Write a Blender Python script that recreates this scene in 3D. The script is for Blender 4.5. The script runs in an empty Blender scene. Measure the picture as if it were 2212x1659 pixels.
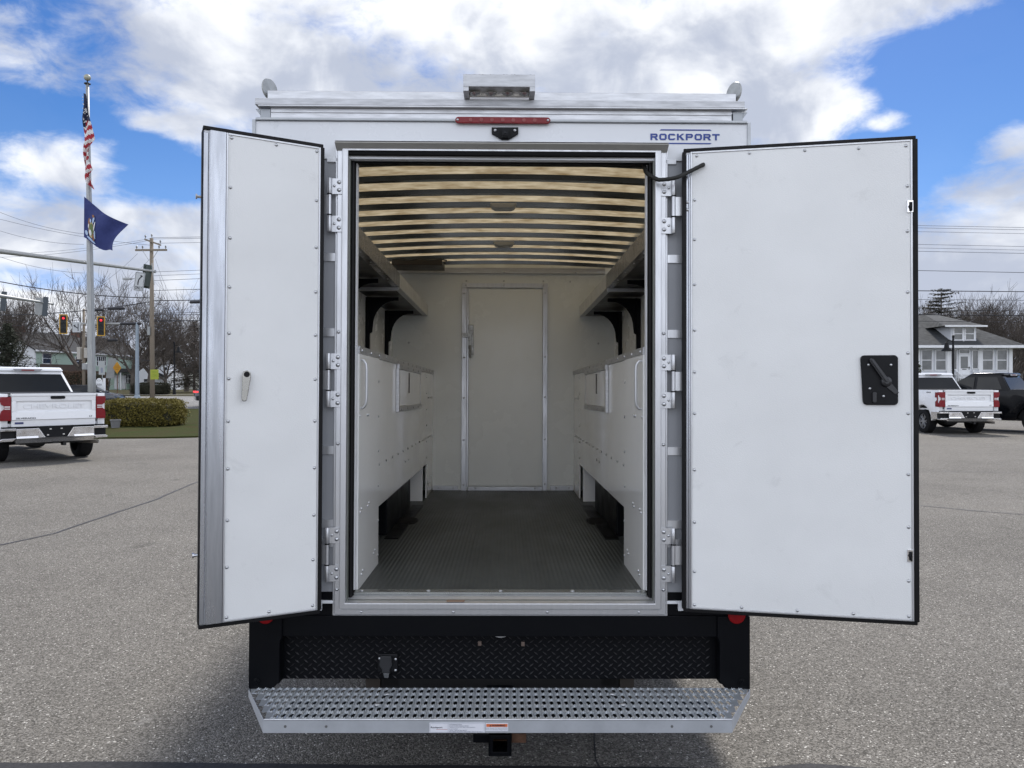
import bpy, bmesh, math, random
from mathutils import Vector, Matrix, Euler
random.seed(7)
R=math.radians; PI=math.pi
C=bpy.context.scene
col=C.collection
# ------------------------------------------------------------------ camera
FPX=2900.0
cd=bpy.data.cameras.new('camera'); cam=bpy.data.objects.new('camera',cd); col.objects.link(cam)
cam.location=(0,0,1.7); cam.rotation_euler=(R(90),0,0)
cd.sensor_width=36; cd.lens=FPX/4032*36; cd.clip_start=.05; cd.clip_end=3000
C.camera=cam
C.view_settings.view_transform='Standard'; C.view_settings.look='None'
C.view_settings.exposure=0.58
C.cycles.diffuse_bounces=10; C.cycles.max_bounces=14; C.view_settings.gamma=1
# ------------------------------------------------------------------ world
SUN_EL=52; SUN_AZ=14      # azimuth to the right of the view direction (+Y)
w=bpy.data.worlds.new('World'); C.world=w; w.use_nodes=True
nt=w.node_tree; N=nt.nodes; L=nt.links; N.clear()
def nd(t,**k):
    n=N.new(t)
    for a,b in k.items(): setattr(n,a,b)
    return n
def mth(op,a,b=None,c=None):
    n=N.new('ShaderNodeMath'); n.operation=op
    for i,x in enumerate((a,b,c)):
        if x is None: continue
        if isinstance(x,(int,float)): n.inputs[i].default_value=x
        else: L.new(x,n.inputs[i])
    return n.outputs[0]
out=nd('ShaderNodeOutputWorld'); bg=nd('ShaderNodeBackground'); L.new(bg.outputs[0],out.inputs[0])
WS=.1; bg.inputs[1].default_value=WS
sky=nd('ShaderNodeTexSky',sky_type='NISHITA',sun_disc=False); sky.sun_elevation=R(SUN_EL); sky.sun_rotation=R(SUN_AZ)
sky.air_density=1.0; sky.dust_density=.3; sky.ozone_density=2.5
hs=nd('ShaderNodeHueSaturation'); L.new(sky.outputs[0],hs.inputs['Color']); hs.inputs['Hue'].default_value=.512; hs.inputs['Saturation'].default_value=1.4; hs.inputs['Value'].default_value=.76
tc=nd('ShaderNodeTexCoord'); sx=nd('ShaderNodeSeparateXYZ'); L.new(tc.outputs['Generated'],sx.inputs[0])
az=mth('ARCTAN2',sx.outputs[0],sx.outputs[1]); el=mth('ARCSINE',sx.outputs[2])
cv=nd('ShaderNodeCombineXYZ'); L.new(az,cv.inputs[0]); L.new(el,cv.inputs[1])
# detail noise warped
mp=nd('ShaderNodeMapping'); L.new(tc.outputs['Generated'],mp.inputs[0]); mp.inputs['Scale'].default_value=(1,1,1.9)
n1=nd('ShaderNodeTexNoise'); L.new(mp.outputs[0],n1.inputs['Vector']); n1.inputs['Scale'].default_value=5.2; n1.inputs['Detail'].default_value=9; n1.inputs['Roughness'].default_value=.56; n1.inputs['Distortion'].default_value=.25
n2=nd('ShaderNodeTexNoise'); mp2=nd('ShaderNodeMapping'); L.new(tc.outputs['Generated'],mp2.inputs[0]); mp2.inputs['Scale'].default_value=(1,1,1.25); L.new(mp2.outputs[0],n2.inputs['Vector']); n2.inputs['Scale'].default_value=7.5; n2.inputs['Detail'].default_value=7; n2.inputs['Roughness'].default_value=.5; n2.inputs['Distortion'].default_value=.4
def azel(X,Y):
    u=(X-1106)/1591; v=(829-Y)/1591; a=math.atan(u); return a,math.atan(v*math.cos(a))
blobs=[ # x,y,rx,ry,amp  (clouds and clear patches as directions in the sky)
 (1000,20,760,330,.70),(560,240,280,150,.5),(1600,120,460,150,.8),(1900,0,330,80,.55),(1720,250,210,90,.75),(420,60,200,200,.35),
 (140,338,130,52,.95),(370,268,80,30,.5),(220,520,480,112,1.0),(2120,550,300,150,1.0),(2190,330,110,80,.45),(1940,262,60,24,.45),(0,90,100,80,.35),
 (150,190,150,110,.42),(70,598,120,30,-.9),(220,740,560,130,1.0),(2100,740,300,140,.9),(2120,150,270,130,-.9),(2190,300,70,40,.5),(1940,262,50,22,.4),(340,370,130,60,-.6),(1900,370,170,90,-.5),(70,250,160,60,-.4),(2140,470,130,40,-.2)]
acc=None
for X,Y,rx,ry,a in blobs:
    a0,e0=azel(X,Y); s=nd('ShaderNodeVectorMath',operation='SUBTRACT'); L.new(cv.outputs[0],s.inputs[0]); s.inputs[1].default_value=(a0,e0,0)
    m=nd('ShaderNodeVectorMath',operation='MULTIPLY'); L.new(s.outputs[0],m.inputs[0]); m.inputs[1].default_value=(1591/rx,1591/ry,0)
    l=nd('ShaderNodeVectorMath',operation='LENGTH'); L.new(m.outputs[0],l.inputs[0])
    r=nd('ShaderNodeMapRange',interpolation_type='SMOOTHSTEP'); L.new(l.outputs['Value'],r.inputs[0])
    r.inputs[1].default_value=.35; r.inputs[2].default_value=1.35; r.inputs[3].default_value=a; r.inputs[4].default_value=0
    acc=r.outputs[0] if acc is None else mth('ADD',acc,r.outputs[0])
# full cloud added behind the camera to brighten doors and interior
behind=nd('ShaderNodeMapRange'); L.new(mth('ABSOLUTE',az),behind.inputs[0]); behind.inputs[1].default_value=.8; behind.inputs[2].default_value=1.3; behind.inputs[3].default_value=0; behind.inputs[4].default_value=1.15
acc=mth('ADD',acc,behind.outputs[0])
n3=nd('ShaderNodeTexNoise'); L.new(mp.outputs[0],n3.inputs['Vector']); n3.inputs['Scale'].default_value=17; n3.inputs['Detail'].default_value=8; n3.inputs['Roughness'].default_value=.62; n3.inputs['Distortion'].default_value=.35
cov=mth('ADD',acc,mth('ADD',mth('MULTIPLY',mth('SUBTRACT',n1.outputs[0],.5),2.3),mth('MULTIPLY',mth('SUBTRACT',n3.outputs[0],.5),1.5)))
ms=nd('ShaderNodeMapRange',interpolation_type='SMOOTHSTEP'); L.new(cov,ms.inputs[0]); ms.inputs[1].default_value=.05; ms.inputs[2].default_value=.98
ms.inputs[3].default_value=.03
sh=nd('ShaderNodeMapRange',interpolation_type='SMOOTHSTEP'); L.new(mth('ADD',n2.outputs[0],mth('MULTIPLY',cov,-.09)),sh.inputs[0]); sh.inputs[1].default_value=.30; sh.inputs[2].default_value=.57
cc=nd('ShaderNodeMix',data_type='RGBA'); L.new(sh.outputs[0],cc.inputs[0])
cc.inputs[6].default_value=(.36/WS,.395/WS,.48/WS,1); cc.inputs[7].default_value=(.72/WS,.735/WS,.76/WS,1)
hzf=nd('ShaderNodeMapRange',interpolation_type='SMOOTHSTEP'); L.new(sx.outputs[2],hzf.inputs[0]); hzf.inputs[1].default_value=.30; hzf.inputs[2].default_value=-.02; hzf.inputs[3].default_value=0; hzf.inputs[4].default_value=.9
hm=nd('ShaderNodeMix',data_type='RGBA'); L.new(hzf.outputs[0],hm.inputs[0]); L.new(hs.outputs[0],hm.inputs[6]); hm.inputs[7].default_value=(.16/WS,.31/WS,.74/WS,1)
fb_=nd('ShaderNodeMapRange',interpolation_type='SMOOTHSTEP'); L.new(mth('ABSOLUTE',az),fb_.inputs[0]); fb_.inputs[1].default_value=.75; fb_.inputs[2].default_value=1.7; fb_.inputs[3].default_value=1; fb_.inputs[4].default_value=2.0  # clouds behind the camera brightened to light doors and interior
ef=nd('ShaderNodeMapRange',interpolation_type='SMOOTHSTEP'); L.new(el,ef.inputs[0]); ef.inputs[1].default_value=.55; ef.inputs[2].default_value=1.1; ef.inputs[3].default_value=1; ef.inputs[4].default_value=.45  # high clouds dimmed to keep the shaded ground dark
cs=nd('ShaderNodeVectorMath',operation='SCALE'); L.new(cc.outputs[2],cs.inputs[0]); L.new(mth('MULTIPLY',fb_.outputs[0],ef.outputs[0]),cs.inputs['Scale'])
mx=nd('ShaderNodeMix',data_type='RGBA'); L.new(ms.outputs[0],mx.inputs[0]); L.new(hm.outputs[2],mx.inputs[6]); L.new(cs.outputs[0],mx.inputs[7])
L.new(mx.outputs[2],bg.inputs[0])
# ------------------------------------------------------------------ sun
sl=bpy.data.lights.new('sun','SUN'); sl.energy=3.2; sl.angle=R(8); sl.color=(1,.95,.88)
so=bpy.data.objects.new('sun',sl); col.objects.link(so)
sd=Vector((math.sin(R(SUN_AZ))*math.cos(R(SUN_EL)),math.cos(R(SUN_AZ))*math.cos(R(SUN_EL)),math.sin(R(SUN_EL))))
so.rotation_euler=sd.to_track_quat('Z','Y').to_euler()
# ------------------------------------------------------------------ materials
MATS={}
def mat(name,c,rough=.5,metal=0.0,noise=None,bump=None,spec=.5,coat=0.0,c2=None,emit=None,trans=None,streak=None):
    if name in MATS: return MATS[name]
    m=bpy.data.materials.new(name); m.use_nodes=True; t=m.node_tree; b=t.nodes['Principled BSDF']
    b.inputs['Base Color'].default_value=(*c,1); b.inputs['Roughness'].default_value=rough; b.inputs['Metallic'].default_value=metal
    b.inputs['Specular IOR Level'].default_value=spec; b.inputs['Coat Weight'].default_value=coat; b.inputs['Coat Roughness'].default_value=.05
    if emit: b.inputs['Emission Color'].default_value=(*emit[0],1); b.inputs['Emission Strength'].default_value=emit[1]
    tcn=t.nodes.new('ShaderNodeTexCoord'); vec=tcn.outputs['Object']
    if streak:
        mpp=t.nodes.new('ShaderNodeMapping'); mpp.inputs['Scale'].default_value=streak; t.links.new(vec,mpp.inputs[0]); vec=mpp.outputs[0]
    n_=noise or (8,.12)
    if True:
        nz=t.nodes.new('ShaderNodeTexNoise'); nz.inputs['Scale'].default_value=n_[0]; nz.inputs['Detail'].default_value=6; nz.inputs['Roughness'].default_value=.6
        t.links.new(vec,nz.inputs['Vector'])
        rp=t.nodes.new('ShaderNodeMapRange'); rp.inputs[1].default_value=.3; rp.inputs[2].default_value=.7; t.links.new(nz.outputs[0],rp.inputs[0])
        mi=t.nodes.new('ShaderNodeMix'); mi.data_type='RGBA'; t.links.new(rp.outputs[0],mi.inputs[0])
        if c2 is None: c2=tuple(x*(1-n_[1]) for x in c)
        mi.inputs[6].default_value=(*c,1); mi.inputs[7].default_value=(*c2,1); t.links.new(mi.outputs[2],b.inputs['Base Color'])
        rr=t.nodes.new('ShaderNodeMapRange'); rr.inputs[1].default_value=.3; rr.inputs[2].default_value=.7; rr.inputs[3].default_value=max(rough-.06,.02); rr.inputs[4].default_value=min(rough+.08,1); t.links.new(nz.outputs[0],rr.inputs[0]); t.links.new(rr.outputs[0],b.inputs['Roughness'])
    if bump:
        bz=t.nodes.new('ShaderNodeTexNoise'); bz.inputs['Scale'].default_value=bump[0]; bz.inputs['Detail'].default_value=3
        if len(bump)>3:
            m2=t.nodes.new('ShaderNodeMapping'); m2.inputs['Scale'].default_value=bump[3]; t.links.new(tcn.outputs['Object'],m2.inputs[0]); t.links.new(m2.outputs[0],bz.inputs['Vector'])
        else: t.links.new(tcn.outputs['Object'],bz.inputs['Vector'])
        bb=t.nodes.new('ShaderNodeBump'); bb.inputs['Strength'].default_value=bump[1]; bb.inputs['Distance'].default_value=bump[2]
        t.links.new(bz.outputs[0],bb.inputs['Height']); t.links.new(bb.outputs[0],b.inputs['Normal'])
    if trans:
        tr=t.nodes.new('ShaderNodeBsdfTranslucent'); t.links.new(mi.outputs[2],tr.inputs[0]); ad=t.nodes.new('ShaderNodeMixShader'); ad.inputs[0].default_value=trans
        o=t.nodes['Material Output']; t.links.new(b.outputs[0],ad.inputs[1]); t.links.new(tr.outputs[0],ad.inputs[2]); t.links.new(ad.outputs[0],o.inputs[0])
    MATS[name]=m; return m
ALU=mat('aluminium',(.60,.61,.63),.36,.85,(6,.14),streak=(6,6,.7))
ALUH=mat('aluminium_bar',(.60,.61,.63),.40,.75,(30,.2),(160,.12,.002),streak=(.35,1,2))
MILL=mat('mill_aluminium',(.52,.54,.58),.28,.9,(5,.35),streak=(5,5,.5))
GALV=mat('galvanised',(.56,.59,.62),.34,.6,(22,.22))
WPAINT=mat('white_paint',(.74,.76,.79),.3,0,(3,.03),coat=.2)
BODYW=mat('body_white_panel',(.68,.70,.73),.28,0,(2,.05),(300,.05,.001))
LINING=mat('pebbled_white_lining',(.745,.755,.755),.40,0,(1.6,.06),(150,.38,.0025,(1,1,2.2)))
def scuff(m,wave=True,lo=.88):
    t=m.node_tree; b=t.nodes['Principled BSDF']; nn=t.nodes.new; tc=nn('ShaderNodeTexCoord')
    src=b.inputs['Base Color'].links[0].from_socket
    n=nn('ShaderNodeTexNoise'); n.inputs['Scale'].default_value=7; n.inputs['Detail'].default_value=9; n.inputs['Roughness'].default_value=.7; n.inputs['Distortion'].default_value=.6; t.links.new(tc.outputs['Object'],n.inputs['Vector'])
    r=nn('ShaderNodeMapRange'); r.inputs[1].default_value=.60; r.inputs[2].default_value=.74; r.inputs[3].default_value=1; r.inputs[4].default_value=lo; t.links.new(n.outputs[0],r.inputs[0])
    x=nn('ShaderNodeMix'); x.data_type='RGBA'; x.blend_type='MULTIPLY'; x.inputs[0].default_value=1; t.links.new(src,x.inputs[6]); t.links.new(r.outputs[0],x.inputs[7]); t.links.new(x.outputs[2],b.inputs['Base Color'])
    if wave:
        w_=nn('ShaderNodeTexNoise'); w_.inputs['Scale'].default_value=3.2; w_.inputs['Detail'].default_value=1; t.links.new(tc.outputs['Object'],w_.inputs['Vector'])
        bb=nn('ShaderNodeBump'); bb.inputs['Strength'].default_value=.35; bb.inputs['Distance'].default_value=.03; t.links.new(w_.outputs[0],bb.inputs['Height'])
        if b.inputs['Normal'].links: t.links.new(b.inputs['Normal'].links[0].from_socket,bb.inputs['Normal'])
        t.links.new(bb.outputs[0],b.inputs['Normal'])
INT=mat('interior_white',(.84,.86,.86),.24,0,(2,.05))
INTW=mat('bulkhead_white',(.80,.83,.82),.25,0,(2,.06),(350,.1,.001))
CABW=mat('cabinet_white',(.88,.88,.87),.16,0,(2,.03),coat=.5)
scuff(LINING); scuff(CABW,False,.95); scuff(INTW,False,.93); scuff(BODYW); scuff(GALV,False)
BLK=mat('black_paint',(.003,.0035,.005),.42,0,(7,.2),(90,.1,.002),spec=.12)
BLKS=mat('black_rubber_seal',(.006,.006,.007),.5,0,(20,.3),spec=.2)
DKG=mat('dark_shelf_metal',(.020,.022,.026),.35,.3)
RIB=mat('roof_bow_metal',(.24,.265,.29),.16,.9,(3,.2))
ROOFM=mat('translucent_roof',(.54,.46,.31),.45,0,(8,.3),trans=.5,c2=(.22,.155,.075),streak=(1.0,2.2,1))
CHR=mat('chrome',(.8,.8,.82),.12,1,(6,.05))
ZINC=mat('zinc_screw',(.55,.56,.58),.3,.9)
RED=mat('red_lens',(.20,.004,.010),.2,0,(12,.25),spec=.3,coat=.1)
REDR=mat('red_reflector',(.26,.005,.008),.35,spec=.2)
BLUE=mat('blue_decal',(.02,.05,.26),.4)
STK=mat('white_sticker',(.72,.73,.78),.5)
ORG=mat('orange_sticker',(.65,.16,.05),.5)
INK=mat('black_ink',(.02,.02,.03),.6)
GREYINK=mat('grey_ink',(.22,.24,.30),.6)
PLAST=mat('black_plastic',(.006,.0065,.008),.5,spec=.2)
RUST=mat('rusty_steel',(.14,.07,.04),.8,.1,(30,.5))
GLASSD=mat('dark_glass',(.006,.008,.011),.07,0,(2,.2),spec=.3)
TYRE=mat('tyre_rubber',(.010,.010,.011),.8,0,(30,.3),spec=.2)
RIMS=mat('alloy_rim',(.35,.36,.38),.3,.8)
RIMB=mat('black_rim',(.012,.012,.014),.25,.3)
CONC=mat('concrete_grey',(.30,.29,.27),.8,0,(20,.2))
CARW=mat('white_car_paint',(.78,.79,.81),.25,0,(2,.02),coat=.7)
CARB=mat('black_car_paint',(.003,.0035,.005),.15,0,(2,.1),spec=.25)
CARD=mat('dark_grey_car_paint',(.03,.035,.045),.2,.3,(2,.1),coat=.8)
WOODP=mat('weathered_pole_wood',(.24,.20,.155),.85,0,(9,.35),(30,.4,.01),streak=(8,8,.5))
POLEG=mat('galvanised_pole',(.36,.37,.37),.5,.4,(6,.2),streak=(4,4,.6))
WIRE=mat('black_cable',(.02,.02,.025),.6)
WIREG=mat('grey_wire',(.16,.17,.2),.5)
BARK=mat('grey_bark',(.10,.085,.072),.9,0,(5,.35),(20,.5,.02))
TWIG=mat('winter_twigs',(.085,.070,.060),.9,0,(1.5,.35))
NEEDLE=mat('conifer_needles',(.035,.042,.025),.85,0,(1.3,.4))
HEDGE=mat('olive_hedge',(.17,.14,.022),.85,0,(6,.5))
HEDGED=mat('dark_hedge',(.035,.035,.02),.9,0,(3,.4))
SHRUB=mat('brown_shrub',(.12,.075,.05),.9,0,(3,.4))
SIDG=None
def siding(name,c,step=.13):
    m=mat(name,c,.6,0,(1.5,.06)); t=m.node_tree; b=t.nodes['Principled BSDF']
    tcn=t.nodes.new('ShaderNodeTexCoord'); wv=t.nodes.new('ShaderNodeTexWave'); wv.wave_type='BANDS'; wv.bands_direction='Z'; wv.wave_profile='SAW'
    wv.inputs['Scale'].default_value=1/step/3.1416*1.57/1; wv.inputs['Distortion'].default_value=0
    t.links.new(tcn.outputs['Object'],wv.inputs['Vector']); bb=t.nodes.new('ShaderNodeBump'); bb.inputs['Strength'].default_value=.9; bb.inputs['Distance'].default_value=.02
    t.links.new(wv.outputs[0],bb.inputs['Height']); t.links.new(bb.outputs[0],b.inputs['Normal']); return m
SGRN=siding('pale_green_siding',(.42,.54,.46)); SWHT=siding('white_siding',(.70,.72,.76))
ROOFG=mat('grey_shingles',(.048,.052,.056),.9,0,(3,.5),(12,.6,.02),streak=(1,1,3))
ROOFD=mat('dark_shingles',(.020,.021,.024),.9,0,(3,.3),(12,.5,.02))
TRIM=mat('white_trim',(.75,.76,.78),.5)
BRICK=mat('red_brick',(.16,.065,.045),.85,0,(14,.4))
WINB=mat('porch_window_glass',(.10,.11,.115),.12,0,(1.2,.6),coat=.5)
YEL=mat('yellow_sign',(.50,.24,.01),.6); YGR=mat('lime_sign',(.30,.34,.03),.6)
SIGNW=mat('sign_white',(.48,.50,.52),.5); SIGB=mat('signal_black',(.015,.016,.016),.5); SIGY=mat('signal_yellow',(.50,.28,.02),.5)
SIGR=mat('red_lamp_lit',(.7,.02,.03),.4,emit=((1,.03,.06),.9)); SGBK=mat('sign_back_grey',(.30,.31,.31),.5,.3)
NAVY=mat('navy_cloth',(.022,.035,.15),.8,0,(3,.25)); NAVYD=mat('dark_navy_cloth',(.012,.018,.05),.8); CWHT=mat('white_cloth',(.62,.62,.62),.8); CRED=mat('red_cloth',(.33,.02,.03),.8)
CBRN=mat('crest_brown',(.22,.10,.05),.8); CGRN=mat('crest_green',(.10,.14,.05),.8); CBLU=mat('crest_light_blue',(.35,.45,.62),.8); CTAN=mat('crest_tan',(.42,.34,.18),.8)
POT=mat('grey_planter',(.16,.16,.165),.6)
MILKY=mat('milky_lens',(.45,.45,.44),.35,0)
# ------------------------------------------------------------------ mesh builder
class MB:
    def __init__(s): s.v=[]; s.f=[]; s.m=[]; s.k=0
    def mi(s,k): s.k=k; return s
    def add(s,vs,fs):
        o=len(s.v); s.v+= [tuple(p) for p in vs]
        for f in fs: s.f.append([i+o for i in f]); s.m.append(s.k)
        return s
    def box(s,x0,x1,y0,y1,z0,z1):
        x0,x1=sorted((x0,x1)); y0,y1=sorted((y0,y1)); z0,z1=sorted((z0,z1))
        return s.add([(x0,y0,z0),(x1,y0,z0),(x1,y1,z0),(x0,y1,z0),(x0,y0,z1),(x1,y0,z1),(x1,y1,z1),(x0,y1,z1)],
            [(0,3,2,1),(4,5,6,7),(0,1,5,4),(1,2,6,5),(2,3,7,6),(3,0,4,7)])
    def prism(s,pts,vec):
        n=len(pts); P=[Vector(p) for p in pts]; V=Vector(vec); nn=Vector((0,0,0))
        for i in range(n): nn+=P[i].cross(P[(i+1)%n])
        if nn.dot(V)>0: P=P[::-1]
        return s.add(P+[p+V for p in P],[tuple(range(n)),tuple(range(2*n-1,n-1,-1))]+[((i+1)%n,i,i+n,(i+1)%n+n) for i in range(n)])
    def yz(s,pts,x0,x1): return s.prism([(x0,a,b) for a,b in pts],(x1-x0,0,0))
    def xz(s,pts,y0,y1): return s.prism([(a,y0,b) for a,b in pts],(0,y1-y0,0))
    def xy(s,pts,z0,z1): return s.prism([(a,b,z0) for a,b in pts],(0,0,z1-z0))
    def ring(s,o,i,y0,y1):   # rect (x0,x1,z0,z1) frame in xz, front y0, back y1
        def c(r,y): return [(r[0],y,r[2]),(r[1],y,r[2]),(r[1],y,r[3]),(r[0],y,r[3])]
        vs=c(o,y0)+c(i,y0)+c(o,y1)+c(i,y1); fs=[]
        for k in range(4):
            j=(k+1)%4
            fs+=[(k,j,4+j,4+k),(8+j,8+k,12+k,12+j),(j,k,8+k,8+j),(4+k,4+j,12+j,12+k)]
        return s.add(vs,fs)
    def tube(s,pts,r,n=8,caps=True):
        pts=[Vector(p) for p in pts]
        if not isinstance(r,(list,tuple)): r=[r]*len(pts)
        o=len(s.v); prev=None
        for i,p in enumerate(pts):
            d=(pts[min(i+1,len(pts)-1)]-pts[max(i-1,0)]).normalized()
            if prev is None: a=d.orthogonal().normalized()
            else:
                a=(prev-d*prev.dot(d)); a=a.normalized() if a.length>1e-6 else d.orthogonal().normalized()
            prev=a; b=d.cross(a)
            for k in range(n):
                t=2*PI*k/n; s.v.append(tuple(p+(a*math.cos(t)+b*math.sin(t))*r[i]))
        for i in range(len(pts)-1):
            for k in range(n):
                j=(k+1)%n; s.f.append([o+i*n+k,o+i*n+j,o+(i+1)*n+j,o+(i+1)*n+k]); s.m.append(s.k)
        if caps:
            s.f.append([o+k for k in range(n)][::-1]); s.m.append(s.k)
            s.f.append([o+(len(pts)-1)*n+k for k in range(n)]); s.m.append(s.k)
        return s
    def lathe(s,prof,cen,axis='z',n=16,closed=False,cap=True):  # prof: (r,h)
        o=len(s.v); cx,cy,cz=cen; P=len(prof)
        for r,h in prof:
            for k in range(n):
                t=2*PI*k/n; a=r*math.cos(t); b=r*math.sin(t)
                s.v.append({'z':(cx+a,cy+b,cz+h),'y':(cx+b,cy+h,cz+a),'x':(cx+h,cy+a,cz+b)}[axis])
        for i in range(P if closed else P-1):
            i2=(i+1)%P
            for k in range(n):
                j=(k+1)%n; s.f.append([o+i*n+k,o+i*n+j,o+i2*n+j,o+i2*n+k]); s.m.append(s.k)
        if not closed and cap:
            if prof[0][0]>1e-4: s.f.append([o+k for k in range(n)][::-1]); s.m.append(s.k)
            if prof[-1][0]>1e-4: s.f.append([o+(P-1)*n+k for k in range(n)]); s.m.append(s.k)
        return s
    def build(s,name,m,parent=None,smooth=False,bevel=0,loc=None,rot=None,autos=False):
        me=bpy.data.meshes.new(name); me.from_pydata(s.v,[],s.f); me.validate()
        for x in (m if isinstance(m,(list,tuple)) else [m]): me.materials.append(x)
        if isinstance(m,(list,tuple)) and len(me.polygons)==len(s.m): me.polygons.foreach_set('material_index',s.m)
        if smooth: me.polygons.foreach_set('use_smooth',[True]*len(me.polygons))
        me.update(); o=bpy.data.objects.new(name,me); col.objects.link(o)
        if parent: o.parent=parent
        if loc is not None: o.location=loc
        if rot is not None: o.rotation_euler=rot
        if bevel:
            b=o.modifiers.new('bevel','BEVEL'); b.width=bevel; b.segments=2; b.limit_method='ANGLE'; b.angle_limit=R(35)
        if smooth and autos:
            e=o.modifiers.new('es','EDGE_SPLIT'); e.split_angle=R(40)
        return o
def empty(name,loc=(0,0,0),rot=(0,0,0)):
    o=bpy.data.objects.new(name,None); col.objects.link(o); o.location=loc; o.rotation_euler=rot; o.empty_display_size=.2; return o
def tag(o,label,cat,group=None):
    o['label']=label; o['category']=cat
    if group: o['group']=group
    return o
def struct(o,k='structure'): o['kind']=k; return o
def dup(o,parent=None):
    c=o.copy(); col.objects.link(c)
    if parent: c.parent=parent
    for ch in o.children: dup(ch,c)
    return c
def text(name,txt,cx,cz,wd,ht,y,m,parent,depth=.001,bold=0.0,flip=1):
    cu=bpy.data.curves.new('t','FONT'); cu.body=txt; cu.align_x='CENTER'; cu.align_y='CENTER'; cu.extrude=.01; cu.offset=bold
    to=bpy.data.objects.new('t',cu); col.objects.link(to)
    dg=bpy.context.evaluated_depsgraph_get(); dg.update(); me=bpy.data.meshes.new_from_object(to.evaluated_get(dg)); bpy.data.objects.remove(to); bpy.data.curves.remove(cu)
    xs=[v.co.x for v in me.vertices]; ys=[v.co.y for v in me.vertices]
    x0,x1,y0,y1=min(xs),max(xs),min(ys),max(ys)
    for v in me.vertices:
        a=(v.co.x-(x0+x1)/2)/(x1-x0)*wd*flip; b=(v.co.y-(y0+y1)/2)/(y1-y0)*ht
        v.co=(cx+a,y+(-depth if v.co.z>0 else 0),cz+b)
    me.materials.clear(); me.materials.append(m); o=bpy.data.objects.new(name,me); col.objects.link(o); o.parent=parent; return o
def W(u,v,Z): return Vector(((u-2016)/FPX*Z,Z,1.7-(v-1512)/FPX*Z))
# ------------------------------------------------------------------ ground
def hz(y): # road beyond the lot climbs gently
    if y<49: return 0.0
    if y<60: return (y-49)/11*.78
    return .78+max(0,(y-130))*.004
ys=[-60,-20,0,10,20,30,40,49,51,53,55,57,60,70,90,130,200,400,900]
def sheet(name,x0,x1,yl,dz,m):
    mb=MB(); vs=[]; 
    for y in yl: vs+=[(x0,y,hz(y)+dz),(x1,y,hz(y)+dz)]
    mb.add(vs,[(2*i,2*i+1,2*i+3,2*i+2) for i in range(len(yl)-1)]); return mb.build(name,m)
DIRT=mat('winter_ground',(.075,.065,.04),.95,0,(.6,.35),(8,.5,.05),spec=.05,c2=(.05,.05,.025))
GRASS=mat('dull_lawn',(.032,.046,.012),.95,0,(.9,.4),(30,.8,.03),spec=.05,c2=(.05,.042,.020))
struct(sheet('ground',-900,900,ys,-.02,DIRT))
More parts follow.
